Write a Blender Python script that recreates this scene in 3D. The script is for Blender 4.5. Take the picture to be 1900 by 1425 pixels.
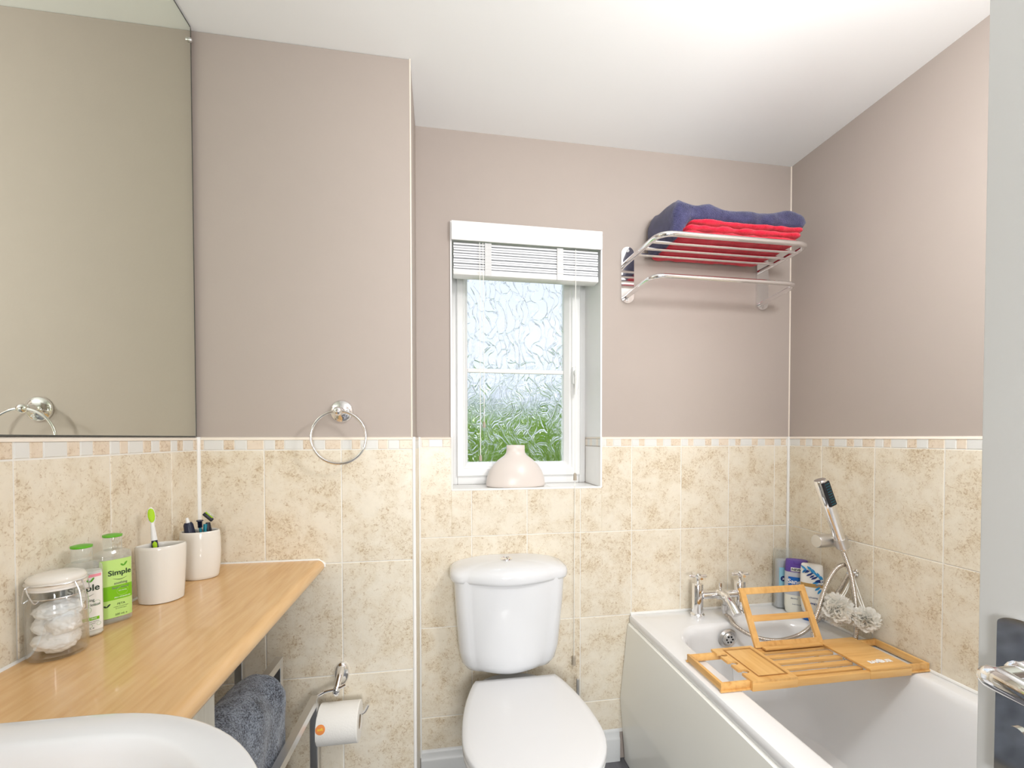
import bpy, bmesh, math, random
from mathutils import Vector, Matrix, noise
random.seed(7)
for o in list(bpy.data.objects): bpy.data.objects.remove(o, do_unlink=True)
SC = bpy.context.scene
COL = SC.collection
PI = math.pi
def srgb(r, g, b, a=1.0):
    f = lambda c: (c/255/12.92) if c/255 <= .04045 else ((c/255+.055)/1.055)**2.4
    return (f(r), f(g), f(b), a)

# ------------------------------------------------------------------ camera
XR, XL, DB, DS, XS, HC = 1.444, -0.6621, 1.6562, 1.3691, -0.0713, 2.40
DF = -0.36                                   # wall with the door, behind the camera
cam_d = bpy.data.cameras.new('camera'); cam = bpy.data.objects.new('camera', cam_d); COL.objects.link(cam)
cam_d.sensor_width = 36; cam_d.lens = 828.425/1900*36
cam_d.shift_y = (827.05-712.5)/1900; cam_d.clip_start = .01
cam.matrix_world = Matrix.Translation((0, 0, 1.2757)) @ Matrix.Rotation(-.1624, 4, 'Z') @ Matrix.Rotation(PI/2-.018, 4, 'X') @ Matrix.Rotation(-.0012, 4, 'Z')
SC.camera = cam
# ------------------------------------------------------------------ light
w = bpy.data.worlds.new('sky'); SC.world = w; w.use_nodes = True
bg = w.node_tree.nodes['Background']; bg.inputs[0].default_value = srgb(222, 230, 245); bg.inputs[1].default_value = .95
def area(name, loc, rot, sx, sy, power, color=(1, 1, 1), spread=None):
    d = bpy.data.lights.new(name, 'AREA'); d.shape = 'RECTANGLE'; d.size = sx; d.size_y = sy; d.energy = power; d.color = color
    if spread: d.spread = spread
    o = bpy.data.objects.new(name, d); o.location = loc; o.rotation_euler = rot; COL.objects.link(o); return o
def point(name, loc, rad, power, color=(1, 1, 1)):
    d = bpy.data.lights.new(name, 'POINT'); d.shadow_soft_size = rad; d.energy = power; d.color = color
    o = bpy.data.objects.new(name, d); o.location = loc; COL.objects.link(o); return o
point('added_room_fill', (.82, .42, 1.97), .10, 20, (.99, .99, 1.0))  # added fill lamp without a fitting, brightens ceiling and right wall
point('added_hall_fill', (.08, -1.0, 1.22), .28, 74, (.985, .99, 1.0))  # added unseen fill behind the camera, lifts back ceiling and bath panel
sun_d = bpy.data.lights.new('overcast_sun', 'SUN'); sun_d.energy = 2.0; sun_d.angle = math.radians(35); sun_d.color = (.95, .975, 1)
sun = bpy.data.objects.new('overcast_sun', sun_d); COL.objects.link(sun); sun.rotation_euler = Vector((.28, -.42, -.86)).to_track_quat('-Z', 'Y').to_euler()
SC.view_settings.view_transform = 'Standard'; SC.view_settings.look = 'None'
SC.view_settings.gamma = 1; SC.view_settings.use_curve_mapping = False
SC.view_settings.exposure = 0.53

# ------------------------------------------------------------------ materials
def new_mat(name):
    m = bpy.data.materials.new(name); m.use_nodes = True
    return m, m.node_tree, m.node_tree.nodes['Principled BSDF']
def mat(name, col, rough=.5, metal=0, trans=0, ior=1.45, bump=0, bscale=200, spec=None, coat=0, alpha=1, sheen=0, var=0):
    m, t, b = new_mat(name)
    b.inputs['Base Color'].default_value = col; b.inputs['Roughness'].default_value = rough
    b.inputs['Metallic'].default_value = metal; b.inputs['Transmission Weight'].default_value = trans
    b.inputs['IOR'].default_value = ior; b.inputs['Coat Weight'].default_value = coat; b.inputs['Alpha'].default_value = alpha
    b.inputs['Sheen Weight'].default_value = sheen
    if spec is not None: b.inputs['Specular IOR Level'].default_value = spec
    tc = t.nodes.new('ShaderNodeTexCoord')
    if var:
        n = t.nodes.new('ShaderNodeTexNoise'); n.inputs['Scale'].default_value = 14; n.inputs['Detail'].default_value = 4
        t.links.new(tc.outputs['Object'], n.inputs['Vector'])
        mx = t.nodes.new('ShaderNodeMix'); mx.data_type = 'RGBA'
        mx.inputs[6].default_value = [c*(1-var) for c in col[:3]]+[1]; mx.inputs[7].default_value = [min(1, c*(1+var)) for c in col[:3]]+[1]
        t.links.new(n.outputs['Fac'], mx.inputs[0]); t.links.new(mx.outputs[2], b.inputs['Base Color'])
    if bump:
        n = t.nodes.new('ShaderNodeTexNoise'); n.inputs['Scale'].default_value = bscale; n.inputs['Detail'].default_value = 3
        t.links.new(tc.outputs['Object'], n.inputs['Vector'])
        bp = t.nodes.new('ShaderNodeBump'); bp.inputs['Strength'].default_value = bump; bp.inputs['Distance'].default_value = .002
        t.links.new(n.outputs['Fac'], bp.inputs['Height']); t.links.new(bp.outputs[0], b.inputs['Normal'])
    return m
def ramp(t, stops):
    r = t.nodes.new('ShaderNodeValToRGB'); e = r.color_ramp.elements
    while len(e) < len(stops): e.new(.5)
    for el, (p, c) in zip(e, stops): el.position = p; el.color = c
    return r
def stone_mat(name, light, mid, dark, rough=.32):
    m, t, b = new_mat(name); L = t.links.new; N = t.nodes.new
    tc = N('ShaderNodeTexCoord'); oi = N('ShaderNodeObjectInfo')
    sc = N('ShaderNodeVectorMath'); sc.operation = 'MULTIPLY_ADD'
    cb = N('ShaderNodeCombineXYZ')
    for i, k in enumerate((37., 19., 53.)):
        mm = N('ShaderNodeMath'); mm.operation = 'MULTIPLY'; mm.inputs[1].default_value = k
        L(oi.outputs['Random'], mm.inputs[0]); L(mm.outputs[0], cb.inputs[i])
    sc.inputs[1].default_value = (1, 1, 1); L(tc.outputs['Object'], sc.inputs[0]); L(cb.outputs[0], sc.inputs[2])
    n1 = N('ShaderNodeTexNoise'); n1.inputs['Scale'].default_value = 13; n1.inputs['Detail'].default_value = 5; n1.inputs['Roughness'].default_value = .62
    n1.inputs['Distortion'].default_value = .4
    n2 = N('ShaderNodeTexNoise'); n2.inputs['Scale'].default_value = 120; n2.inputs['Detail'].default_value = 5; n2.inputs['Roughness'].default_value = .7; n2.inputs['Distortion'].default_value = 1.2
    n3 = N('ShaderNodeTexNoise'); n3.inputs['Scale'].default_value = 42; n3.inputs['Detail'].default_value = 6; n3.inputs['Roughness'].default_value = .75
    for n in (n1, n2, n3): L(sc.outputs[0], n.inputs['Vector'])
    r1 = ramp(t, [(.38, light), (.66, mid)]); L(n1.outputs['Fac'], r1.inputs[0])
    # fine dark pits, thicker where the broad noise is high
    add = N('ShaderNodeMath'); add.operation = 'MULTIPLY_ADD'; add.inputs[1].default_value = .45; L(n1.outputs['Fac'], add.inputs[0]); L(n2.outputs['Fac'], add.inputs[2])
    r2 = ramp(t, [(.76, (0, 0, 0, 1)), (.95, (.9, .9, .9, 1))]); L(add.outputs[0], r2.inputs[0])
    r3 = ramp(t, [(.42, (1, 1, 1, 1)), (.62, (0, 0, 0, 1))]); L(n3.outputs['Fac'], r3.inputs[0])
    mxa = N('ShaderNodeMix'); mxa.data_type = 'RGBA'; mxa.inputs[7].default_value = [min(1, c*1.08) for c in light[:3]]+[1]
    hm = N('ShaderNodeMath'); hm.operation = 'MULTIPLY'; hm.inputs[1].default_value = .5; L(r3.outputs[0], hm.inputs[0])
    L(hm.outputs[0], mxa.inputs[0]); L(r1.outputs[0], mxa.inputs[6])
    mx = N('ShaderNodeMix'); mx.data_type = 'RGBA'; mx.inputs[7].default_value = dark
    L(r2.outputs[0], mx.inputs[0]); L(mxa.outputs[2], mx.inputs[6]); L(mx.outputs[2], b.inputs['Base Color'])
    bp = N('ShaderNodeBump'); bp.inputs['Strength'].default_value = .12; bp.inputs['Distance'].default_value = .001
    L(n2.outputs['Fac'], bp.inputs['Height']); L(bp.outputs[0], b.inputs['Normal'])
    b.inputs['Roughness'].default_value = rough
    return m
def wood_mat(name, c1, c2, c3, axis, scale=1.0, rough=.38, coat=0, fine=60):
    """grain runs along axis"""
    m, t, b = new_mat(name); L = t.links.new; N = t.nodes.new
    tc = N('ShaderNodeTexCoord'); oi = N('ShaderNodeObjectInfo')
    mp = N('ShaderNodeMapping'); s = [1, 1, 1]; s['XYZ'.index(axis)] = .09; mp.inputs['Scale'].default_value = s
    ad = N('ShaderNodeVectorMath'); ad.operation = 'ADD'; L(tc.outputs['Object'], ad.inputs[0])
    k = N('ShaderNodeMath'); k.operation = 'MULTIPLY'; k.inputs[1].default_value = 9.7; L(oi.outputs['Random'], k.inputs[0]); L(k.outputs[0], ad.inputs[1])
    L(ad.outputs[0], mp.inputs['Vector'])
    n1 = N('ShaderNodeTexNoise'); n1.inputs['Scale'].default_value = 13*scale; n1.inputs['Detail'].default_value = 3; n1.inputs['Distortion'].default_value = .8
    n2 = N('ShaderNodeTexNoise'); n2.inputs['Scale'].default_value = fine*scale; n2.inputs['Detail'].default_value = 4; n2.inputs['Distortion'].default_value = .3
    L(mp.outputs[0], n1.inputs['Vector']); L(mp.outputs[0], n2.inputs['Vector'])
    r1 = ramp(t, [(.3, c1), (.55, c2), (.75, c3)])
    mm = N('ShaderNodeMath'); mm.operation = 'MULTIPLY_ADD'; mm.inputs[1].default_value = .55; L(n2.outputs['Fac'], mm.inputs[0])
    m2 = N('ShaderNodeMath'); m2.operation = 'MULTIPLY'; m2.inputs[1].default_value = .45; L(n1.outputs['Fac'], m2.inputs[0]); L(m2.outputs[0], mm.inputs[2])
    L(mm.outputs[0], r1.inputs[0]); L(r1.outputs[0], b.inputs['Base Color'])
    b.inputs['Roughness'].default_value = rough; b.inputs['Coat Weight'].default_value = coat
    return m
def terry_mat(name, c1, c2, scale=420):
    m, t, b = new_mat(name); L = t.links.new; N = t.nodes.new
    tc = N('ShaderNodeTexCoord')
    n = N('ShaderNodeTexNoise'); n.inputs['Scale'].default_value = scale; n.inputs['Detail'].default_value = 3; L(tc.outputs['Object'], n.inputs['Vector'])
    n2 = N('ShaderNodeTexNoise'); n2.inputs['Scale'].default_value = 35; n2.inputs['Detail'].default_value = 3; L(tc.outputs['Object'], n2.inputs['Vector'])
    mm = N('ShaderNodeMath'); mm.operation = 'MULTIPLY_ADD'; mm.inputs[1].default_value = .35; L(n2.outputs['Fac'], mm.inputs[0])
    m2 = N('ShaderNodeMath'); m2.operation = 'MULTIPLY'; m2.inputs[1].default_value = .65; L(n.outputs['Fac'], m2.inputs[0]); L(m2.outputs[0], mm.inputs[2])
    r = ramp(t, [(.38, c1), (.62, c2)]); L(mm.outputs[0], r.inputs[0]); L(r.outputs[0], b.inputs['Base Color'])
    bp = N('ShaderNodeBump'); bp.inputs['Strength'].default_value = .9; bp.inputs['Distance'].default_value = .003
    L(n.outputs['Fac'], bp.inputs['Height']); L(bp.outputs[0], b.inputs['Normal'])
    b.inputs['Roughness'].default_value = .95; b.inputs['Sheen Weight'].default_value = .35; b.inputs['Specular IOR Level'].default_value = .1
    return m
M = {}
M['paint'] = mat('wall_paint', srgb(181, 170, 162), .6, bump=.06, bscale=160, spec=.25, var=.015)
M['ceiling'] = mat('ceiling_paint', srgb(240, 241, 240), .85, spec=.2)
M['white_paint'] = mat('white_gloss_paint', srgb(214, 216, 216), .4, bump=.08, bscale=120)
M['door_paint'] = mat('door_paint', srgb(222, 224, 225), .45, bump=.08, bscale=120)
M['grout'] = mat('white_grout', srgb(238, 236, 230), .7, bump=.1, bscale=400)
M['silicone'] = mat('white_silicone', srgb(240, 240, 237), .3)
M['stone'] = stone_mat('beige_stone_tile', srgb(230, 222, 205), srgb(217, 203, 177), srgb(178, 151, 114))
M['stone_small'] = stone_mat('beige_mosaic', srgb(228, 214, 196), srgb(216, 198, 172), srgb(180, 150, 120))
M['mosaic_white'] = mat('white_mosaic', srgb(226, 226, 222), .3)
M['trim_cream'] = mat('cream_tile_trim', srgb(240, 230, 216), .3)
M['pvc'] = mat('white_pvc', srgb(240, 240, 239), .3)
M['tile_white'] = mat('white_sill_tile', srgb(244, 242, 238), .25)
M['floor'] = wood_mat('grey_floor', srgb(92, 92, 96), srgb(112, 112, 117), srgb(134, 134, 138), 'Y', 1, .5)
M['ceramic'] = mat('white_ceramic', srgb(228, 230, 233), .08, spec=.5, coat=.3)
M['seat'] = mat('white_seat_plastic', srgb(230, 231, 233), .16)
M['acrylic'] = mat('white_bath_acrylic', srgb(236, 237, 238), .12, coat=.2)
M['panel'] = mat('bath_panel_acrylic', srgb(246, 246, 240), .14)
M['chrome'] = mat('chrome', (.88, .88, .89, 1), .06, metal=1)
M['chrome_soft'] = mat('satin_chrome', (.70, .70, .70, 1), .3, metal=1)
M['hose_metal'] = mat('hose_steel', (.62, .57, .52, 1), .25, metal=1)
M['dark'] = mat('black_hole', (.012, .012, .014, 1), .5)
M['mirror'] = mat('mirror_silver', (.87, .90, .80, 1), .008, metal=1)
M['mirror_edge'] = mat('mirror_edge', srgb(80, 82, 78), .3)
M['beech'] = wood_mat('beech_laminate', srgb(232, 194, 142), srgb(221, 178, 122), srgb(206, 160, 103), 'Y', 1, .26, .3, 90)
for ax in 'XYZ':
    M['bamboo'+ax] = wood_mat('bamboo_'+ax.lower(), srgb(236, 192, 124), srgb(222, 172, 102), srgb(196, 138, 72), ax, 1.6, .4, .1, 50)
M['greywood'] = wood_mat('pale_grey_wood', srgb(206, 205, 196), srgb(190, 188, 178), srgb(168, 166, 156), 'Z', 1.4, .5)
M['cup'] = mat('cream_ceramic', srgb(231, 227, 219), .14, spec=.5)
M['vase'] = mat('blush_ceramic', srgb(226, 217, 210), .3)
def thin(name, col, rough=.02, base=.06, tint=.0):
    m, t, b = new_mat(name); N = t.nodes.new; L = t.links.new
    tr = N('ShaderNodeBsdfTransparent'); tr.inputs[0].default_value = col
    gl = N('ShaderNodeBsdfGlossy'); gl.inputs['Roughness'].default_value = rough; gl.inputs[0].default_value = (1, 1, 1, 1)
    lw = N('ShaderNodeLayerWeight'); lw.inputs[0].default_value = .35
    pw = N('ShaderNodeMath'); pw.operation = 'MULTIPLY_ADD'; pw.inputs[1].default_value = .68; pw.inputs[2].default_value = base; L(lw.outputs['Facing'], pw.inputs[0])
    p2 = N('ShaderNodeMath'); p2.operation = 'POWER'; p2.inputs[1].default_value = 2; L(pw.outputs[0], p2.inputs[0])
    ms = N('ShaderNodeMixShader'); L(p2.outputs[0], ms.inputs[0]); L(tr.outputs[0], ms.inputs[1]); L(gl.outputs[0], ms.inputs[2])
    if tint:
        df = N('ShaderNodeBsdfDiffuse'); df.inputs[0].default_value = (.85, .87, .87, 1); m3 = N('ShaderNodeMixShader'); m3.inputs[0].default_value = tint
        L(ms.outputs[0], m3.inputs[1]); L(df.outputs[0], m3.inputs[2]); ms = m3
    L(ms.outputs[0], t.nodes['Material Output'].inputs['Surface']); return m
M['glass'] = thin('clear_glass', (.95, .96, .96, 1), .02, .24)
M['plastic_clear'] = thin('clear_plastic', (.93, .95, .94, 1), .06, .2, .10)
M['cotton'] = mat('cotton_wool', srgb(254, 254, 254), 1, bump=.4, bscale=90)
M['green_cap'] = mat('green_cap', srgb(98, 180, 40), .3)
M['lotion'] = mat('lotion_white', srgb(236, 234, 228), .3)
M['label_white'] = mat('label_white', srgb(238, 237, 232), .35)
M['label_lime'] = mat('label_lime', srgb(190, 226, 130), .35)
M['label_green'] = mat('label_green', srgb(122, 190, 20), .35)
M['pink'] = mat('label_pink', srgb(236, 150, 165), .4)
M['ink'] = mat('dark_green_ink', srgb(38, 62, 44), .5)
M['ink_green'] = mat('leaf_green_ink', srgb(90, 165, 40), .5)
M['ink_grey'] = mat('grey_ink', srgb(110, 120, 110), .5)
M['ink_white'] = mat('white_ink', srgb(250, 250, 250), .5)
M['purple'] = mat('purple_cap', srgb(98, 72, 160), .25)
M['blue'] = mat('blue_label', srgb(20, 100, 185), .3)
M['navy_ink'] = mat('navy_ink', srgb(30, 55, 120), .4)
M['sky_ink'] = mat('sky_blue_ink', srgb(50, 145, 205), .4)
M['gold'] = mat('gold_band', srgb(196, 160, 100), .3, metal=.4)
M['grey_bottle'] = mat('pearl_grey_plastic', srgb(196, 200, 208), .3)
M['milk'] = mat('milky_plastic', srgb(240, 240, 228), .3)
M['aqua'] = mat('aqua_label', srgb(150, 205, 225), .35)
M['lime'] = mat('lime_rubber', srgb(170, 215, 20), .5)
M['brush_white'] = mat('white_plastic', srgb(238, 238, 236), .3)
M['navy_plastic'] = mat('navy_plastic', srgb(28, 34, 58), .35)
M['black_plastic'] = mat('black_plastic', srgb(30, 33, 42), .4)
M['teal'] = mat('teal_plastic', srgb(20, 130, 150), .35)
M['paper'] = mat('toilet_paper', srgb(240, 238, 232), .95, bump=.35, bscale=260)
M['card'] = mat('cardboard', srgb(150, 135, 115), .9)
M['orange'] = mat('orange_sticker', srgb(243, 150, 78), .5)
M['yellow'] = mat('yellow_print', srgb(250, 215, 70), .5)
M['terry_grey'] = terry_mat('grey_terry', srgb(40, 44, 56), srgb(148, 158, 172), 300)
M['terry_navy'] = terry_mat('navy_terry', srgb(50, 50, 82), srgb(84, 84, 122))
M['terry_red'] = terry_mat('red_terry', srgb(200, 14, 44), srgb(246, 44, 76))
def puff_mat():
    m, t, b = new_mat('puff_net'); N = t.nodes.new; L = t.links.new
    b.inputs['Base Color'].default_value = srgb(255, 254, 250); b.inputs['Roughness'].default_value = .8
    tl = N('ShaderNodeBsdfTranslucent'); tl.inputs[0].default_value = srgb(255, 254, 250); tp_ = N('ShaderNodeBsdfTransparent')
    m1 = N('ShaderNodeMixShader'); m1.inputs[0].default_value = .5; m2 = N('ShaderNodeMixShader'); m2.inputs[0].default_value = .06
    L(b.outputs[0], m1.inputs[1]); L(tl.outputs[0], m1.inputs[2]); L(m1.outputs[0], m2.inputs[1]); L(tp_.outputs[0], m2.inputs[2]); L(m2.outputs[0], t.nodes['Material Output'].inputs['Surface'])
    return m
M['mesh_puff'] = puff_mat()
M['cord'] = mat('white_cord', srgb(240, 240, 234), .7)
M['tassel'] = mat('tassel_wood', srgb(176, 166, 150), .5)
M['tape'] = mat('ladder_tape', srgb(218, 219, 219), .8)
M['slat'] = mat('white_slat', srgb(244, 246, 249), .35)
M['brass_dim'] = mat('amber_reflector', srgb(205, 165, 120), .3, metal=.8)
M['leaf'] = mat('hedge_leaf', srgb(150, 190, 50), .6, var=.55)
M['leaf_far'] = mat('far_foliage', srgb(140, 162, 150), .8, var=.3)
M['grass'] = mat('grass', srgb(120, 170, 50), .9, var=.3)
M['hall'] = mat('hall_paint', srgb(150, 145, 138), .8)
def glass_leaf():
    m, t, b = new_mat('leaf_patterned_glass'); L = t.links.new; N = t.nodes.new
    b.inputs['Base Color'].default_value = (.97, .985, 1, 1); b.inputs['Transmission Weight'].default_value = 1; b.inputs['Roughness'].default_value = .03
    b.inputs['IOR'].default_value = 1.46
    tc = N('ShaderNodeTexCoord')
    nz = N('ShaderNodeTexNoise'); nz.inputs['Scale'].default_value = 10; nz.inputs['Detail'].default_value = 1; L(tc.outputs['Object'], nz.inputs['Vector'])
    ad = N('ShaderNodeVectorMath'); ad.operation = 'MULTIPLY_ADD'; ad.inputs[1].default_value = (.12, .10, .12)
    L(nz.outputs['Color'], ad.inputs[0]); L(tc.outputs['Object'], ad.inputs[2])
    mp = N('ShaderNodeMapping'); mp.inputs['Scale'].default_value = (1.6, 0, .72); L(ad.outputs[0], mp.inputs['Vector'])
    v = N('ShaderNodeTexVoronoi'); v.feature = 'F1'; v.inputs['Scale'].default_value = 21; L(mp.outputs[0], v.inputs['Vector'])
    ve = N('ShaderNodeTexVoronoi'); ve.feature = 'DISTANCE_TO_EDGE'; ve.inputs['Scale'].default_value = 21; L(mp.outputs[0], ve.inputs['Vector'])
    re = ramp(t, [(0, (0, 0, 0, 1)), (.09, (1, 1, 1, 1))]); L(ve.outputs['Distance'], re.inputs[0])
    vn = N('ShaderNodeTexNoise'); vn.inputs['Scale'].default_value = 60; vn.inputs['Detail'].default_value = 2; vn.inputs['Distortion'].default_value = 1.5; L(mp.outputs[0], vn.inputs['Vector'])
    s1 = N('ShaderNodeMath'); s1.operation = 'MULTIPLY_ADD'; s1.inputs[1].default_value = .55; L(re.outputs[0], s1.inputs[0])
    s2 = N('ShaderNodeMath'); s2.operation = 'MULTIPLY'; s2.inputs[1].default_value = .55; L(vn.outputs['Fac'], s2.inputs[0]); L(s2.outputs[0], s1.inputs[2])
    # each leaf is tilted: cell colour makes a slope across the cell
    s3 = N('ShaderNodeMath'); s3.operation = 'MULTIPLY_ADD'; s3.inputs[1].default_value = -.7; L(v.outputs['Distance'], s3.inputs[0]); L(s1.outputs[0], s3.inputs[2])
    bp = N('ShaderNodeBump'); bp.inputs['Strength'].default_value = .75; bp.inputs['Distance'].default_value = .006
    L(s3.outputs[0], bp.inputs['Height']); L(bp.outputs[0], b.inputs['Normal'])
    tr = N('ShaderNodeBsdfTransparent'); tr.inputs[0].default_value = (.95, .97, .97, 1); ms = N('ShaderNodeMixShader'); ms.inputs[0].default_value = .3
    L(b.outputs[0], ms.inputs[1]); L(tr.outputs[0], ms.inputs[2]); L(ms.outputs[0], t.nodes['Material Output'].inputs['Surface'])
    return m
M['leaf_glass'] = glass_leaf()

# ------------------------------------------------------------------ mesh builder
class MB:
    def __init__(s): s.v = []; s.f = []
    def add(s, vs, fs):
        k = len(s.v); s.v += [tuple(x) for x in vs]; s.f += [tuple(i+k for i in f) for f in fs]; return s
    def bm(s, b):
        b.verts.ensure_lookup_table(); b.verts.index_update()
        s.add([v.co[:] for v in b.verts], [[v.index for v in f.verts] for f in b.faces]); b.free(); return s
    def box(s, x0, x1, y0, y1, z0, z1, bev=0, seg=2, M4=None):
        b = bmesh.new(); bmesh.ops.create_cube(b, size=1)
        for v in b.verts: v.co = Vector((x0+(v.co.x+.5)*(x1-x0), y0+(v.co.y+.5)*(y1-y0), z0+(v.co.z+.5)*(z1-z0)))
        if bev: bmesh.ops.bevel(b, geom=b.edges[:], offset=bev, segments=seg, affect='EDGES', profile=.5)
        if M4: b.transform(M4)
        bmesh.ops.recalc_face_normals(b, faces=b.faces)
        return s.bm(b)
    def loft(s, rings, closed=True, cap0=True, cap1=True):
        n = len(rings[0]); k = len(s.v)
        for r in rings: s.v += [tuple(p) for p in r]
        for i in range(len(rings)-1):
            for j in range(n if closed else n-1):
                a = k+i*n+j; b_ = k+i*n+(j+1) % n
                s.f.append((a, b_, b_+n, a+n))
        if cap0: s.f.append(tuple(k+j for j in reversed(range(n))))
        if cap1: s.f.append(tuple(k+(len(rings)-1)*n+j for j in range(n)))
        return s
    def lathe(s, prof, c=(0, 0, 0), n=32, sx=1, sy=1, M4=None, cap0=True, cap1=True):
        rings = [[Vector((c[0]+r*sx*math.cos(2*PI*j/n), c[1]+r*sy*math.sin(2*PI*j/n), c[2]+z)) for j in range(n)] for r, z in prof]
        if M4: rings = [[M4 @ p for p in r] for r in rings]
        return s.loft(rings, True, cap0, cap1)
    def cyl(s, p0, p1, r0, r1=None, n=24):
        return s.tube([p0, p1], [r0, r0 if r1 is None else r1], n)
    def tube(s, pts, rad, n=12, cap=True, sq=None):
        P = [Vector(p) for p in pts]
        R = rad if isinstance(rad, (list, tuple)) else [rad]*len(P)
        T = []
        for i in range(len(P)):
            a = P[min(i+1, len(P)-1)]-P[max(i-1, 0)]; T.append(a.normalized() if a.length > 1e-9 else Vector((0, 0, 1)))
        up = Vector((0, 0, 1)) if abs(T[0].z) < .9 else Vector((1, 0, 0))
        u = T[0].cross(up).normalized(); rings = []
        for i in range(len(P)):
            if i:
                q = T[i-1].rotation_difference(T[i]); u = (q @ u)
            u = (u-T[i]*u.dot(T[i])).normalized(); v = T[i].cross(u)
            rings.append([P[i]+R[i]*(math.cos(2*PI*j/n)*u+math.sin(2*PI*j/n)*v) for j in range(n)])
        return s.loft(rings, True, cap, cap)
    def sphere(s, c, r, n=16, sc=(1, 1, 1)):
        b = bmesh.new(); bmesh.ops.create_uvsphere(b, u_segments=n, v_segments=n//2+2, radius=r)
        for v in b.verts: v.co = Vector((c[0]+v.co.x*sc[0], c[1]+v.co.y*sc[1], c[2]+v.co.z*sc[2]))
        return s.bm(b)
    def prism(s, poly, axis, a0, a1):
        """poly: 2D points in the other two axes (in xyz order)"""
        def P(p, a):
            return {'X': (a, p[0], p[1]), 'Y': (p[0], a, p[1]), 'Z': (p[0], p[1], a)}[axis]
        return s.loft([[P(p, a0) for p in poly], [P(p, a1) for p in poly]])
    def xf(s, M4):
        s.v = [tuple(M4 @ Vector(p)) for p in s.v]; return s
def wpos(o):
    p = Vector(o.location)
    while o.parent: o = o.parent; p = p+Vector(o.location)
    return p
def link(name, me, parent=None):
    o = bpy.data.objects.new(name, me); COL.objects.link(o)
    if parent: o.parent = parent
    return o
def obj(name, mb, m, parent=None, world=True, angle=35, smooth=True, flipfix=True):
    vs = mb.v
    if parent is not None and world:
        p = wpos(parent); vs = [(a-p.x, b-p.y, c-p.z) for a, b, c in vs]
    me = bpy.data.meshes.new(name); me.from_pydata(vs, [], mb.f); me.update()
    if flipfix:
        b = bmesh.new(); b.from_mesh(me); bmesh.ops.recalc_face_normals(b, faces=b.faces); b.to_mesh(me); b.free()
    if smooth:
        me.shade_smooth(); me.set_sharp_from_angle(angle=math.radians(angle))
    for x in (m if isinstance(m, list) else [m]): me.materials.append(M[x])
    return link(name, me, parent)
def tag(o, label, cat, group=None):
    o['label'] = label; o['category'] = cat
    if group: o['group'] = group
    return o
def thing(name, label, cat, loc, rz=0, group=None):
    o = bpy.data.objects.new(name, None); COL.objects.link(o); o.location = loc; o.rotation_euler = (0, 0, rz); o.empty_display_size = .05
    return tag(o, label, cat, group)
def struct(name, mb, m, parent=None, **k):
    o = obj(name, mb, m, parent, **k); o['kind'] = 'structure'; return o
def text_mb(s, size, depth=0, bold=0, align='CENTER'):
    c = bpy.data.curves.new('txt', 'FONT'); c.body = s; c.size = size; c.extrude = depth; c.offset = bold; c.align_x = align; c.resolution_u = 3
    o = bpy.data.objects.new('txt', c); COL.objects.link(o)
    me = bpy.data.meshes.new_from_object(o)
    mb = MB().add([v.co[:] for v in me.vertices], [list(p.vertices) for p in me.polygons])
    bpy.data.objects.remove(o, do_unlink=True); bpy.data.curves.remove(c); bpy.data.meshes.remove(me)
    return mb
def rrect(x0, x1, y0, y1, z, r, seg=6):
    if not isinstance(r, (list, tuple)): r = [r]*4
    out = []
    for (cx, cy, a0, rr) in ((x1-r[0], y1-r[0], 0, r[0]), (x0+r[1], y1-r[1], 90, r[1]), (x0+r[2], y0+r[2], 180, r[2]), (x1-r[3], y0+r[3], 270, r[3])):
        for i in range(seg+1):
            a = math.radians(a0+90*i/seg); out.append((cx+rr*math.cos(a), cy+rr*math.sin(a), z))
    return out
def catmull(P, n=10):
    P = [Vector(p) for p in P]; P = [2*P[0]-P[1]]+P+[2*P[-1]-P[-2]]; out = []
    for i in range(1, len(P)-2):
        for k in range(n):
            t = k/n; a, b, c, d = P[i-1:i+3]
            out.append(.5*((2*b)+(-a+c)*t+(2*a-5*b+4*c-d)*t*t+(-a+3*b-3*c+d)*t**3))
    out.append(P[-2]); return out
def arc_corner(pts, r, n=6):
    """round the inner corners of a 3D polyline"""
    P = [Vector(p) for p in pts]; out = [P[0]]
    for i in range(1, len(P)-1):
        a = (P[i-1]-P[i]).normalized(); b = (P[i+1]-P[i]).normalized()
        p0 = P[i]+a*r; p1 = P[i]+b*r
        for k in range(n+1):
            t = k/n; out.append((1-t)**2*p0+2*t*(1-t)*P[i]+t*t*p1)
    out.append(P[-1]); return out

# ================================================================== SETTING
T = .008                              # tile thickness; tile faces on XL/XR/DB/DS, paint behind
ROW, W, Z0, G = .3327, .21, 1.2413, .003
ZT = 1.2785
WX0, WX1, WZ0, WZ1 = .0474, .6225, 1.083, 2.065     # window hole
WD = 1.845                            # room side of the window frame
PB, PR, PL, PS, PX = DB+T, XR+T, XL-T, DS+T, XS-T   # paint planes
struct('floor', MB().box(PL-.1, PR+.1, DF-.02, PB+.02, -.05, 0), 'floor')
struct('ceiling', MB().box(PL-.1, PR+.1, DF-.1, PB+.3, HC, HC+.06), 'ceiling')
wb = struct('wall_back', MB().box(PX-.1, WX0, PB, PB+.3, 0, HC).box(WX1, PR+.15, PB, PB+.3, 0, HC).box(WX0, WX1, PB, PB+.3, 0, WZ0-.004).box(WX0, WX1, PB, PB+.3, WZ1, HC), 'paint')
wr = struct('wall_right', MB().box(PR, PR+.1, DF-.1, PB+.3, 0, HC), 'paint')
wl = struct('wall_left', MB().box(PL-.1, PL, DF-.1, PS+.05, 0, HC), 'paint')
ws = struct('wall_corner', MB().box(PL-.1, PX, PS, PB+.05, 0, HC, .004, 2), 'paint')
DX0, DX1, DZ = -.12, .70, 2.02
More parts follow.
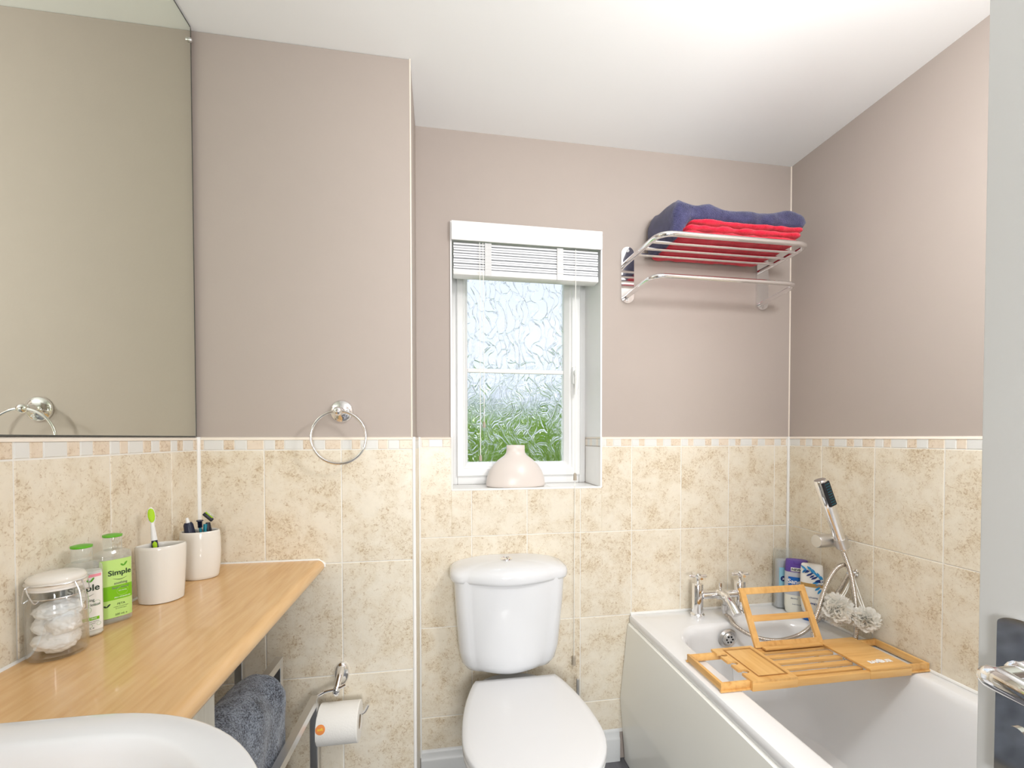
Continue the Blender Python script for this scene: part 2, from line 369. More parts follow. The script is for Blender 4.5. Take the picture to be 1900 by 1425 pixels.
wf = struct('wall_front', MB().box(PL-.1, DX0, DF-.1, DF, 0, HC).box(DX1, PR+.1, DF-.1, DF, 0, HC).box(DX0, DX1, DF-.1, DF, DZ, HC), 'paint')
struct('trim_1', MB().box(DX0-.06, DX0, DF, DF+.016, 0, DZ+.06, .004).box(DX1, DX1+.06, DF, DF+.016, 0, DZ+.06, .004).box(DX0, DX1, DF, DF+.016, DZ, DZ+.06, .004), 'white_paint')
# hall behind the camera
struct('floor_hall', MB().box(-1.3, 1.6, -1.9, DF-.02, -.05, 0), 'floor')
struct('ceiling_hall', MB().box(-1.3, 1.6, -1.9, DF-.1, HC, HC+.05), 'ceiling')
struct('wall_hall', MB().box(-1.3, 1.6, -1.95, -1.9, 0, HC).box(-1.35, -1.3, -1.95, DF-.1, 0, HC).box(1.6, 1.65, -1.95, DF-.1, 0, HC), 'hall')

# window reveal lining and sill
struct('trim_2', MB().box(WX1-.002, WX1+.004, DB+.003, WD+.05, ZT, WZ1+.003), 'pvc'); struct('trim_3', MB().box(WX0-.004, WX0+.002, DB+.003, WD+.05, ZT, WZ1+.003), 'pvc'); struct('trim_4', MB().box(WX0+.002, WX1-.002, DB+.006, WD+.05, WZ1-.002, WZ1+.003), 'pvc')

# ---- tiles
tile_cache = {}
def tile_mesh(w_, h, axis, sign, m, name):
    key = (round(w_, 4), round(h, 4), axis, sign, m)
    if key in tile_cache: return tile_cache[key]
    mb = MB(); e = .0012; d0, d1 = -T*sign, 0          # face at 0, body goes behind
    # frustum-like bevelled slab: 5 visible faces
    def P(a, b, d): return (a, d, b) if axis == 'Y' else (d, a, b)
    hw, hh = w_/2, h/2
    rings = [[P(-hw, -hh, -T*sign), P(hw, -hh, -T*sign), P(hw, hh, -T*sign), P(-hw, hh, -T*sign)],
             [P(-hw, -hh, -e*sign), P(hw, -hh, -e*sign), P(hw, hh, -e*sign), P(-hw, hh, -e*sign)],
             [P(-hw+e, -hh+e, 0), P(hw-e, -hh+e, 0), P(hw-e, hh-e, 0), P(-hw+e, hh-e, 0)]]
    mb.loft(rings)
    me = bpy.data.meshes.new(name); me.from_pydata(mb.v, [], mb.f); me.update()
    b = bmesh.new(); b.from_mesh(me); bmesh.ops.recalc_face_normals(b, faces=b.faces); b.to_mesh(me); b.free()
    me.materials.append(M[m]); tile_cache[key] = me; return me
def put_tile(a0, a1, z0, z1, axis, plane, sign, parent, m='stone', name='tile'):
    """a0..a1 clear extent on the wall; sign: direction of the face normal along the other axis"""
    me = tile_mesh(a1-a0, z1-z0, axis, sign, m, name)
    o = link(name, me, parent); c = (a0+a1)/2
    o.location = (c, plane, (z0+z1)/2) if axis == 'Y' else (plane, c, (z0+z1)/2)
    return o
PAT = [('W', .0252), ('B', .0225), ('W', .0456), ('B', .026), ('W', .0285), ('B', .041)]
tot = sum(p[1] for p in PAT)+6*.0018
def tile_wall(lo, hi, origin, direction, axis, plane, sign, parent, zmin=0, holes=()):
    """columns start at origin stepping W; pattern runs along +direction (left to right as seen)"""
    k0 = math.floor((lo-origin)/W)-1; k1 = math.ceil((hi-origin)/W)+1
    rows = [(Z0-(i+1)*ROW+G/2, Z0-i*ROW-G/2) for i in range(4)]
    for k in range(k0, k1):
        a0, a1 = origin+k*W+G/2, origin+(k+1)*W-G/2
        b0, b1 = max(a0, lo), min(a1, hi)
        if b1-b0 < .004: continue
        for (r0, r1) in rows:
            r0 = max(r0, zmin)
            if r1-r0 < .01: continue
            segs = [(b0, b1, r0, r1)]
            for (h0, h1, hz) in holes:              # hole from z=hz upwards
                ns = []
                for (c0, c1, s0, s1) in segs:
                    if c1 <= h0 or c0 >= h1 or s1 <= hz: ns.append((c0, c1, s0, s1)); continue
                    if c0 < h0: ns.append((c0, h0, s0, s1))
                    if c1 > h1: ns.append((h1, c1, s0, s1))
                    ns.append((max(c0, h0), min(c1, h1), s0, hz))
                segs = ns
            for (c0, c1, s0, s1) in segs:
                if c1-c0 > .004 and s1-s0 > .004: put_tile(c0, c1, s0, s1, axis, plane, sign, parent)
        # mosaic border
        f = (W-G-5*.0018)/(tot-6*.0018); x = 0
        for kind, wd in PAT:
            wd *= f
            if direction > 0: m0, m1 = a0+x, a0+x+wd
            else: m0, m1 = a1-x-wd, a1-x
            x += wd+.0018
            m0, m1 = max(m0, lo), min(m1, hi)
            for (h0, h1, hz) in holes:
                if m0 < h0 < m1: m1 = h0
                if m0 < h1 < m1: m0 = h1
                if m0 >= h0 and m1 <= h1: m1 = m0
            if m1-m0 > .004:
                put_tile(m0, m1, Z0+G/2, 1.2697, axis, plane, sign, parent, 'mosaic_white' if kind == 'W' else 'stone_small', 'mosaic_tile')
def slab(name, mb, m, parent): return obj(name, mb, m, parent, angle=30)
gz = .0015   # grout recess
slab('grout_bed', MB().box(PX+.001, WX0, DB+gz, PB, .11, ZT-.004).box(WX1, PR, DB+gz, PB, .11, ZT-.004).box(WX0, WX1, DB+gz, PB, .11, WZ0-.002), 'grout', wb)
slab('grout_bed', MB().box(XR+gz, PR, DF, PB, 0, ZT-.004), 'grout', wr)
slab('grout_bed', MB().box(PL, XL-gz, DF, PS, 0, ZT-.004), 'grout', wl)
slab('grout_bed', MB().box(PL, XS-gz, DS+gz, PS, 0, ZT-.004).box(PX, XS-gz, DS+gz, PB, 0, ZT-.004), 'grout', ws)
tile_wall(XS+.001, XR-.006, .1193, 1, 'Y', DB, -1, wb, .125, [(WX0-.002, WX1+.002, WZ0-.002)])
tile_wall(DF+.02, DB-.006, 1.4921, -1, 'X', XR, -1, wr)
tile_wall(DF+.02, DS-.005, 1.2422, 1, 'X', XL, 1, wl, .55)
tile_wall(XL+.005, XS-.007, -.492, 1, 'Y', DS, -1, ws)
# side of the boxed corner, seen as a sliver
for (r0, r1) in [(Z0-(i+1)*ROW+G/2, Z0-i*ROW-G/2) for i in range(4)]:
    put_tile(DS+.006, DS+.13, max(r0, .004), r1, 'X', XS, 1, ws); put_tile(DS+.133, DB-.004, max(r0, .004), r1, 'X', XS, 1, ws)
# rounded cream trim on top of the tiling
def quad_trim(name, a0, a1, axis, plane, sign, parent, z=ZT):
    mb = MB(); pts = []
    for i in range(7):
        a = PI/2*i/6; pts.append((math.cos(a)*.0085, math.sin(a)*.0085))
    poly = [(0, 0)]+pts
    def q(d, h): return plane-sign*T+sign*(d) , z-.0085+h
    out = [(plane-sign*T, z-.0085)]+[(plane-sign*T+sign*(T+.001)*c/.0085, z-.0085+s) for c, s in pts]
    mb.prism(out, 'X' if axis == 'Y' else 'Y', a0, a1)
    return obj(name, mb, 'trim_cream', parent)
quad_trim('tile_trim', XS, WX0, 'Y', DB, -1, wb); quad_trim('tile_trim', WX1, XR, 'Y', DB, -1, wb)
quad_trim('tile_trim', DF, DB, 'X', XR, -1, wr); quad_trim('tile_trim', DF, DS, 'X', XL, 1, wl)
quad_trim('tile_trim', XL, XS, 'Y', DS, -1, ws); quad_trim('tile_trim', DS, DB, 'X', XS, 1, ws)
# corner beads
obj('corner_trim', MB().tube([(XS-.0035, DS+.0035, 0), (XS-.0035, DS+.0035, ZT)], .0055, 16), 'tile_white', ws)
obj('sealant', MB().tube([(XR-.001, DB-.001, .58), (XR-.001, DB-.001, ZT)], .0058, 12), 'silicone', wr)
obj('sealant', MB().tube([(XL+.001, DS-.001, .0), (XL+.001, DS-.001, ZT)], .0058, 12), 'silicone', wl)
obj('sealant', MB().tube([(XS+.001, DB-.001, .1), (XS+.001, DB-.001, ZT)], .0045, 12), 'silicone', ws)
obj('caulk_highlight_bead', MB().tube([(PR, PB, ZT), (PR, PB, HC)], .0032, 8), 'trim_cream', wr)
obj('caulk_highlight_bead', MB().tube([(PX-.0012, PS+.0012, ZT), (PX-.0012, PS+.0012, HC)], .0024, 8), 'trim_cream', ws)  # pale tube imitates the highlight along the outer painted edge
# window opening edges: white tile trim round the hole, reveal tiles, sill
obj('corner_trim', MB().tube([(WX0-.001, DB+.003, WZ0), (WX0-.001, DB+.003, ZT)], .0045, 10).tube([(WX1+.001, DB+.003, WZ0), (WX1+.001, DB+.003, ZT)], .0045, 10).tube([(WX0-.001, DB+.003, WZ0-.001), (WX1+.001, DB+.003, WZ0-.001)], .0045, 10), 'tile_white', wb)
for zz0, zz1, mm, nm in ((WZ0+.001, Z0-.0015, 'tile_white', 'reveal_tile'), ):
    obj(nm, MB().box(WX1-.001, WX1+.006, DB+.006, DB+.185, zz0, zz1, .001, 1), mm, wb)
    obj(nm, MB().box(WX0-.006, WX0+.001, DB+.006, DB+.185, zz0, zz1, .001, 1), mm, wb)
for k, (kind, wd) in enumerate(PAT):
    y = DB+.006+sum(p[1] for p in PAT[:k])+.0018*k
    for xx0, xx1 in ((WX1-.001, WX1+.006), (WX0-.006, WX0+.001)):
        obj('mosaic_tile', MB().box(xx0, xx1, y, min(y+wd, WD), Z0+.0015, 1.27, .0008, 1), 'mosaic_white' if kind == 'W' else 'trim_cream', wb)
obj('reveal_tile', MB().box(WX1-.001, WX1+.006, DB+.004, WD, 1.2715, ZT, .002, 2).box(WX0-.006, WX0+.001, DB+.004, WD, 1.2715, ZT, .002, 2), 'trim_cream', wb)
for k in range(3):
    a = WX0+.001+k*(WX1-WX0)/3
    obj('sill_tile', MB().box(a, a+(WX1-WX0)/3-.002, DB+.004, WD+.01, WZ0-.012, WZ0, .001, 1), 'tile_white', wb)

# skirting
def skirting(name, x0, x1, y):
    prof = [(y, 0), (y-.018, 0), (y-.018, .085), (y-.016, .092), (y-.012, .096), (y-.012, .112), (y-.009, .12), (y-.003, .125), (y, .125)]
    o = obj(name, MB().prism(prof, 'X', x0, x1), 'white_paint', angle=50); o['kind'] = 'structure'; return o
skirting('baseboard_back', PX+.01, .70, PB)

# ---- window
win = struct('window_1', MB().box(WX0, WX0+.028, WD, WD+.06, WZ0, WZ1, .004).box(WX1-.028, WX1, WD, WD+.06, WZ0, WZ1, .004)
    .box(WX0+.028, WX1-.028, WD, WD+.06, WZ0, WZ0+.036, .004).box(WX0+.028, WX1-.028, WD, WD+.06, WZ1-.03, WZ1, .004), 'pvc')
sx0, sx1, sz0, sz1 = WX0+.026, WX1-.026, WZ0+.034, WZ1-.026
gx0, gx1, gz0, gz1 = .1185, .5295, 1.1735, 1.985
def frame_ring(x0, x1, z0, z1, hx0, hx1, hz0, hz1, prof):
    """picture frame: prof = list of (t, y) with t 0 at the outside and 1 at the hole"""
    rings = []
    for t, y in prof:
        a, b, c, d = x0+(hx0-x0)*t, x1+(hx1-x1)*t, z0+(hz0-z0)*t, z1+(hz1-z1)*t
        rings.append([(a, y, c), (b, y, c), (b, y, d), (a, y, d)])
    rings.append(rings[0]); return MB().loft(rings, True, False, False)
obj('sash', frame_ring(sx0, sx1, sz0, sz1, gx0, gx1, gz0, gz1, [(0, WD+.05), (0, WD-.010), (.06, WD-.014), (.55, WD-.014), (.62, WD-.008), (.72, WD-.006), (.98, WD+.014), (1, WD+.02), (1, WD+.05)]), 'pvc', win, angle=20)
obj('glazing_bar', MB().box(gx0, gx1, WD+.016, WD+.03, 1.5465, 1.5645, .005), 'pvc', win)
obj('pane', MB().box(gx0-.004, gx1+.004, WD+.028, WD+.034, gz0-.004, gz1+.004), 'leaf_glass', win, smooth=False)
hd = obj('window_handle', MB().box(.556, .582, WD-.028, WD-.012, 1.50, 1.575, .006).box(.5605, .5775, WD-.05, WD-.02, 1.535, 1.56, .006).tube(catmull([(.569, WD-.045, 1.553), (.569, WD-.052, 1.53), (.567, WD-.05, 1.49), (.566, WD-.047, 1.455)], 5), [.0095]*6+[.008]*6+[.006]*4, 12), 'pvc', win)
# outside
o = struct('ground', MB().box(-12, 14, 2.1, 30, -.2, -.15), 'grass')
def foliage(name, x0, x1, y, dy, z0, ztop, n, s, m, label):
    mb = MB(); rnd = random.Random(3)
    for i in range(n):
        x = rnd.uniform(x0, x1); yy = y+rnd.uniform(-dy, dy); zt = ztop+.12*math.sin(x*2.1)+.08*math.sin(x*5.3+1)
        z = rnd.uniform(z0, zt); a = s*rnd.uniform(.6, 1.3)
        R = Matrix.Translation((x, yy, z)) @ Matrix.Rotation(rnd.uniform(0, 6.3), 4, 'Z') @ Matrix.Rotation(rnd.uniform(-1.2, 1.2), 4, 'X')
        mb.add([R @ Vector(p) for p in ((-a*.4, 0, 0), (0, -a*.1, -a), (a*.4, 0, 0), (0, a*.1, a))], [(0, 1, 2, 3)])
    o = obj(name, mb, m, smooth=False, flipfix=False); o['kind'] = 'stuff'; tag(o, label, 'foliage'); return o
foliage('garden_hedge', -.8, 3.2, 4.6, .25, -.15, 1.42, 9000, .07, 'leaf', 'green leafy garden hedge seen blurred through the obscured window glass')
struct('hedge_core', MB().box(-.9, 3.3, 4.55, 4.75, -.15, 1.3), 'leaf')
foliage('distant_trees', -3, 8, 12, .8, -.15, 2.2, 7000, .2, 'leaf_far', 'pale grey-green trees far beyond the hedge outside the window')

# ---- open door on the right
DXF = .65
dr = bpy.data.objects.new('door_1', None); COL.objects.link(dr); dr.location = (DXF+.018, -.30, 0); dr['kind'] = 'structure'
obj('door_leaf', MB().box(DXF, DXF+.036, -.315, .4425, .006, 1.985, .0015, 2), 'door_paint', dr)
hp = obj('handle_plate', MB().prism([(.4205, .885)]+[(.3985+.0215*math.cos(a), 1.06+.010*math.sin(a)) for a in [PI*i/12 for i in range(13)]]+[(.377, .885)], 'X', DXF-.0065, DXF), 'chrome', dr)
lv = MB().cyl((DXF-.006, .3985, 1.008), (DXF-.034, .3985, 1.008), .0105)
lv.sphere((DXF-.003, .3985, 1.008), .016, 16, (.6, 1, 1))
rings = []
for i, (x, y, z, a, b) in enumerate([(DXF-.028, .421, 1.001, .002, .003), (DXF-.030, .419, 1.001, .006, .009), (DXF-.033, .411, 1.003, .008, .013), (DXF-.035, .398, 1.005, .009, .0145), (DXF-.036, .37, 1.002, .008, .0135), (DXF-.036, .34, .994, .0075, .012), (DXF-.035, .31, .990, .007, .0105), (DXF-.033, .29, .989, .007, .009), (DXF-.032, .285, .989, .003, .004)]):
    rings.append([(x+a*math.cos(t), y, z+b*math.sin(t)) for t in [2*PI*j/16 for j in range(16)]])
lv.loft(rings)
obj('lever', lv, 'chrome', dr)
obj('keyhole_cover', MB().cyl((DXF-.0065, .3985, .94), (DXF-.011, .3985, .94), .009), 'chrome', dr)
for zz in (1.7, .25): obj('hinge', MB().cyl((DXF+.03, -.325, zz), (DXF+.03, -.325, zz+.1), .006), 'chrome_soft', dr)

# ================================================================== MIRROR
mi = tag(obj('wall_mirror', MB().box(PL, XL-.002, -.25, DS-.006, ZT+.003, HC-.006), 'mirror', smooth=False), 'large frameless wall mirror above the tiled left wall', 'mirror')
obj('edge_strip', MB().box(PL, XL-.0015, DS-.0065, DS-.004, ZT+.003, HC-.006).box(PL, XL-.0015, -.25, DS-.006, ZT+.0005, ZT+.003).box(PL, XL-.0015, -.25, DS-.006, HC-.006, HC-.003), 'mirror_edge', mi)
obj('mirror_clip', MB().sphere((XL+.001, DS-.014, 2.355), .006, 12), 'chrome_soft', mi)

# ================================================================== BATH
bt = thing('bathtub', 'white acrylic bathtub with a moulded front panel along the right wall', 'bathtub', (1.09, .80, 0))
def bath_ring(x0, x1, y0, y1, z, r): return rrect(x0, x1, y0, y1, z, r, 8)
BY0 = -.045; zr = .578
rings = [bath_ring(.742, XR-.001, BY0, DB-.001, zr-.034, .006), bath_ring(.7385, XR-.001, BY0, DB-.001, zr-.030, .008), bath_ring(.7385, XR-.001, BY0, DB-.001, zr-.008, .008),
    bath_ring(.742, XR-.003, BY0+.003, DB-.003, zr-.002, .010), bath_ring(.750, XR-.008, BY0+.01, DB-.008, zr, .016),
    bath_ring(.815, 1.392, .075, 1.525, zr, .15), bath_ring(.822, 1.386, .083, 1.518, zr-.002, .15), bath_ring(.830, 1.380, .092, 1.510, zr-.009, .147),
    bath_ring(.836, 1.374, .102, 1.503, zr-.024, .143), bath_ring(.850, 1.362, .15, 1.490, zr-.12, .137), bath_ring(.868, 1.345, .24, 1.470, zr-.25, .13), bath_ring(.885, 1.325, .32, 1.452, zr-.33, .12),
    bath_ring(.905, 1.305, .37, 1.43, zr-.37, .10), bath_ring(.95, 1.26, .43, 1.38, zr-.385, .07)]
obj('tub', MB().loft(rings, True, False, True), 'acrylic', bt, angle=40)
obj('bath_panel', MB().prism([(.7415, .546), (.7325, .540), (.728, .50), (.7035, .262), (.7025, .245), (.7205, .012), (.7205, .002), (.745, .002), (.76, .546)], 'Y', BY0, DB-.004), 'panel', bt, angle=25)
obj('arm_rest', MB().sphere((.842, .62, .545), 1, 24, (.05, .2, .03)), 'acrylic', bt)
obj('sealant', MB().tube([(.744, DB-.002, zr+.002), (XR-.003, DB-.002, zr+.002), (XR-.003, BY0, zr+.002)], .0055, 8), 'silicone', bt)
ov = obj('overflow_rose', MB().lathe([(.0, .0), (.036, 0), (.036, .003), (.030, .008), (.0265, .006), (.024, .003), (.0215, .009), (.018, .012), (0, .013)], n=32, M4=Matrix.Translation((1.055, 1.493, .532)) @ Matrix.Rotation(PI/2+.12, 4, 'X')), 'chrome_soft', bt)
hb = MB()
for i in range(6):
    a = 2*PI*i/6; hb.lathe([(.0035, .0125), (.0035, .0138), (0, .0139)], c=(.0118*math.cos(a), .0118*math.sin(a), 0), n=12)
hb.xf(Matrix.Translation((1.055, 1.493, .532)) @ Matrix.Rotation(PI/2+.12, 4, 'X'))
obj('drain_hole', hb, 'dark', ov)
obj('plug_chain', MB().tube([(1.055, 1.478, .515), (1.056, 1.465, .42), (1.057, 1.44, .23)], .0012, 6), 'chrome_soft', bt)
obj('maker_badge', MB().sphere((.79, 1.61, zr), .004, 8, (1.6, .5, .15)), 'chrome_soft', bt)

# ---- bath mixer tap
tp = thing('bath_mixer_tap', 'chrome two-handled bath mixer tap with cross-head handles on the tub rim', 'tap', (1.08, 1.585, zr))
Yt = 1.585
def pillar(x, nm):
    b = obj('pillar', MB().lathe([(.0255, 0), (.0262, .003), (.0262, .012), (.0235, .015), (.0205, .018), (.0205, .128), (.019, .131), (.009, .132), (.0065, .136), (.0065, .152), (0, .152)], (x, Yt, zr), 32), 'chrome', tp)
    h = MB(); zc = zr+.160
    h.lathe([(.0085, -.008), (.0105, -.004), (.0105, .006), (.0085, .011), (0, .012)], (x, Yt, zc), 20)
    for a in (nm, nm+PI/2, nm+PI, nm+1.5*PI):
        d = Vector((math.cos(a), math.sin(a), 0)); c = Vector((x, Yt, zc))
        h.tube([c+d*.004, c+d*.030, c+d*.0335], [.0042, .0066, .0058], 14)
    obj('cross_handle', h, 'chrome', tp)
pillar(.99, -.12); pillar(1.17, -.12)
obj('mixer_body', MB().tube([(1.008, Yt, zr+.083), (1.152, Yt, zr+.083)], .0145, 20).sphere((1.08, Yt, zr+.083), .0195, 20), 'chrome', tp)
sp = catmull([(1.08, Yt, zr+.086), (1.081, Yt-.04, zr+.086), (1.083, Yt-.075, zr+.07), (1.085, Yt-.105, zr+.043)], 6)
obj('spout', MB().tube(sp, [.0165]*len(sp), 20), 'chrome', tp)
obj('diverter', MB().lathe([(.0055, .015), (.0045, .024), (.0065, .026), (.0065, .045), (0, .046)], (1.088, Yt+.002, zr+.083), 16), 'chrome', tp)
obj('hose_connector', MB().lathe([(.009, .07), (.009, .052), (.0125, .05), (.0125, .030), (.010, .028), (.010, .018)], (1.092, Yt-.022, zr), 20), 'chrome_soft', tp)

# ---- hand shower on its wall bracket
hs = thing('shower_bracket', 'chrome cylindrical shower bracket on the right tiled wall', 'bracket', (XR, 1.395, .895))
obj('mount', MB().lathe([(0, 0), (.0245, 0), (.0245, .002), (.0238, .104), (.022, .108), (0, .109)], n=28, M4=Matrix.Translation((XR, 1.400, .903)) @ Matrix.Rotation(-PI/2, 4, 'Y')), 'chrome_soft', hs)
hb0, hb1 = Vector((1.394, 1.352, .900)), Vector((1.303, 1.352, 1.127))
ax = (hb1-hb0).normalized()
obj('holder_clip', MB().tube([hb0-ax*.012, hb0+ax*.022], .0195, 20).box(1.385, 1.41, 1.365, 1.385, .890, .912, .004), 'chrome_soft', hs)
hh = thing('hand_shower', 'slim chrome stick hand shower with a black spray face', 'shower head', tuple(hb0))
obj('handset_body', MB().tube([hb0-ax*.022, hb0-ax*.01, hb0+ax*.02, hb0+ax*.13, hb0+ax*.242, hb0+ax*.246], [.011, .013, .017, .0205, .0208, .018], 24), 'chrome', hh)
fdir = Vector((.05, -1, 0)); fdir = (fdir-ax*fdir.dot(ax)).normalized(); sd = ax.cross(fdir)
FM = Matrix((( sd.x, fdir.x, ax.x, 0), (sd.y, fdir.y, ax.y, 0), (sd.z, fdir.z, ax.z, 0), (0, 0, 0, 1)))
FM = Matrix.Translation(hb0) @ FM
sf = obj('spray_face', MB().box(-.0145, .0145, .005, .0225, .150, .240, .003).xf(FM), 'black_plastic', hh)
nb = MB()
for i in range(9):
    for j in (-.006, 0, .006): nb.box(j-.0011, j+.0011, .022, .0240, .157+i*.0092, .1592+i*.0092)
obj('nozzle', nb.xf(FM), 'teal', sf, smooth=False)
# hose
hp_ = catmull([(1.092, Yt-.022, zr+.022), (1.092, Yt-.030, zr+.013), (1.086, 1.525, .592), (1.080, 1.480, .578), (1.118, 1.435, .558), (1.195, 1.415, .547), (1.292, 1.425, .555), (1.360, 1.430, .590), (1.392, 1.415, .640), (1.414, 1.372, .74), (1.424, 1.352, .797),
    (1.424, 1.352, .816), (1.405, 1.350, .828), (1.375, 1.348, .822), (1.348, 1.350, .79), (1.325, 1.352, .74), (1.300, 1.345, .69), (1.276, 1.340, .640), (1.262, 1.330, .59), (1.27, 1.315, .52), (1.32, 1.30, .50), (1.362, 1.29, .54), (1.382, 1.285, .60), (1.398, 1.300, .70), (1.404, 1.325, .80), (1.398, 1.348, .87), tuple(hb0-ax*.015)], 60)
L_ = [0]
for a, b in zip(hp_, hp_[1:]): L_.append(L_[-1]+(b-a).length)
nr = int(L_[-1]/.0013); rs = []; j = 0
for i in range(nr+1):
    d = L_[-1]*i/nr
    while j < len(L_)-2 and L_[j+1] < d: j += 1
    t = (d-L_[j])/max(1e-9, L_[j+1]-L_[j]); rs.append(hp_[j].lerp(hp_[j+1], min(1, t)))
obj('shower_hose', MB().tube(rs, [(.0076 if (i//2) % 2 else .0066) for i in range(len(rs))], 10), 'hose_metal', hh, angle=80)
hk = tag(obj('wall_hook', MB().lathe([(0, 0), (.013, 0), (.013, .004), (.004, .006), (.004, .03), (.006, .032), (0, .034)], n=16, M4=Matrix.Translation((XR, 1.343, .800)) @ Matrix.Rotation(-PI/2, 4, 'Y')).tube(catmull([(XR-.006, 1.343, .80), (XR-.012, 1.34, .785), (XR-.024, 1.338, .785), (XR-.028, 1.336, .800)], 5), .0028, 8), 'chrome'), 'small chrome hook on the right wall holding the net puffs', 'hook')

# ---- net puffs
def puff(loc, R, seed, label, cord_to):
    rnd = random.Random(seed); mb = MB(); c = Vector(loc)
    for i in range(120):
        d = Vector((rnd.gauss(0, 1), rnd.gauss(0, 1), rnd.gauss(0, 1))).normalized()
        u = d.cross(Vector((rnd.random(), rnd.random(), rnd.random()))).normalized(); v = d.cross(u)
        rr = R*rnd.uniform(.30, .48); cen = c+d*R*rnd.uniform(.40, .62); ph = rnd.uniform(0, 6); ns, nrad = 20, 4
        vs = [cen-d*R*.18]; fs = []
        for k in range(1, nrad+1):
            q = k/nrad
            for j in range(ns):
                a = 2*PI*j/ns; wv = math.sin(4*a+ph)*.10*q*q+math.sin(3*a+ph*2)*.07*q
                vs.append(cen+(u*math.cos(a)+v*math.sin(a))*rr*q*(1+.1*math.sin(4*a+ph))+d*(R*(wv+.30*q*q-.18)))
        for j in range(ns): fs.append((0, 1+j, 1+(j+1) % ns))
        for k in range(nrad-1):
            for j in range(ns): a = 1+k*ns+j; b = 1+k*ns+(j+1) % ns; fs.append((a, b, b+ns, a+ns))
        mb.add(vs, fs)
    p = thing('net_puff', label, 'bath puff', loc)
    obj('net', mb, 'mesh_puff', p, flipfix=False, angle=180)
    obj('hanging_cord', MB().tube(catmull([c+Vector((0, 0, R*.4)), c.lerp(Vector(cord_to), .5)+Vector((-.004, 0, 0)), Vector(cord_to)], 6), .0016, 6).tube(catmull([c+Vector((.004, 0, R*.4)), c.lerp(Vector(cord_to), .5)+Vector((.006, 0, 0)), Vector(cord_to)], 6), .0016, 6), 'cord', p)
puff((1.348, 1.325, .684), .060, 4, 'cream net bath puff hanging in front of the shower hose', (1.421, 1.338, .788))
puff((1.394, 1.262, .672), .046, 9, 'cream net bath puff at the right, against the tiled wall', (1.424, 1.334, .788))

# ---- bottles on the tub corner
def se(a, b, n, ns=40):
    out = []
    for j in range(ns):
        t = 2*PI*j/ns; c, s_ = math.cos(t), math.sin(t)
        out.append((a*math.copysign(abs(c)**(2/n), c), b*math.copysign(abs(s_)**(2/n), s_)))
    return out
def sloft(secs, n=3.0, ns=40):
    """secs: (a, b, z[, dx])"""
    return MB().loft([[(x+(s_[3] if len(s_) > 3 else 0), y, s_[2]) for x, y in se(s_[0], s_[1], n, ns)] for s_ in secs])
def wrapf(a, b, n, off=.0006):
    return lambda x, z, o=0: (x, -(b*max(0, 1-abs(min(.999, x/a if x > 0 else -x/a))**n)**(1/n)+off+o), z)
def label_mb(a, b, n, x0, x1, z0, z1, o=0, k=14):
    f = wrapf(a, b, n); vs = []; fs = []
    for i in range(k+1):
        x = x0+(x1-x0)*i/k; vs += [f(x, z0, o), f(x, z1, o)]
    for i in range(k): fs.append((2*i, 2*i+2, 2*i+3, 2*i+1))
    return MB().add(vs, fs)
def wrap_text(s, size, cx, cz, a, b, n, o=.0004, bold=0, sx=1.0):
    mb = text_mb(s, size, 0, bold); f = wrapf(a, b, n)
    mb.v = [f(max(-a*.97, min(a*.97, cx+p[0]*sx)), cz+p[1], o) for p in mb.v]; return mb
zb = zr+.0005
# clear tall pack
ck = thing('tall_clear_pack', 'tall clear plastic pack with aqua contents in the back corner of the tub rim', 'bottle', (1.388, 1.617, zb), -.30)
obj('body', sloft([(.028, .019, 0), (.030, .021, .004), (.030, .021, .238), (.028, .019, .242)], 5), 'plastic_clear', ck, False)
obj('contents', sloft([(.025, .016, .004), (.026, .017, .008), (.026, .017, .195), (.024, .015, .198)], 4), 'grey_bottle', ck, False)
obj('label', label_mb(.030, .021, 5, -.022, .022, .09, .17), 'aqua', ck, False, flipfix=False)
obj('round_mark', MB().lathe([(0, 0), (.011, 0), (.011, .0006), (0, .0008)], n=20, M4=Matrix.Translation((-.006, -.0225, .125)) @ Matrix.Rotation(PI/2, 4, 'X')), 'navy_ink', ck, False)
obj('lettering', text_mb('X', .010, 0, .0008).xf(Matrix.Translation((-.006, -.0240, .121)) @ Matrix.Rotation(PI/2, 4, 'X')), 'ink_white', ck, False, flipfix=False, smooth=False)
# purple capped body wash
bw = thing('body_wash_bottle', 'pearl grey body wash bottle with a purple flip cap and blue label', 'bottle', (1.400, 1.558, zb), -.62)
A, B_ = .041, .022
obj('body', sloft([(.034, .017, 0), (A-.003, B_, .008), (A, B_+.001, .03), (A, B_+.001, .12), (A-.001, B_, .165)], 2.6), 'milk', bw, False)
obj('upper_body', sloft([(A+.0004, B_+.0014, .075), (A+.0004, B_+.0014, .12), (A-.0006, B_+.0004, .1655)], 2.6), 'grey_bottle', bw, False)
cp = obj('cap', sloft([(A-.0005, B_+.0005, .166), (A-.001, B_, .18), (A-.003, B_-.001, .204), (A-.005, B_-.004, .212), (.02, .01, .214)], 2.8), 'purple', bw, False)
obj('thumb_notch', sloft([(.012, .003, .198), (.013, .004, .203), (.012, .003, .207)], 2).xf(Matrix.Translation((0, -B_+.002, 0))), 'purple', cp, False)
obj('cap_label', label_mb(A, B_, 2.6, -.022, .026, .170, .185, .0026), 'label_white', cp, False, flipfix=False)
obj('lettering', wrap_text('NEW', .0135, -.004, .1728, A, B_, 2.6, .0036, .0004), 'ink', cp, False, flipfix=False, smooth=False)
bl = obj('blue_label', label_mb(A, B_, 2.6, -.030, .034, .112, .148, .0036), 'blue', bw, False, flipfix=False)
obj('lettering', wrap_text('Sanex', .024, -.004, .122, A, B_, 2.6, .0046, .0005), 'ink_white', bl, False, flipfix=False, smooth=False)
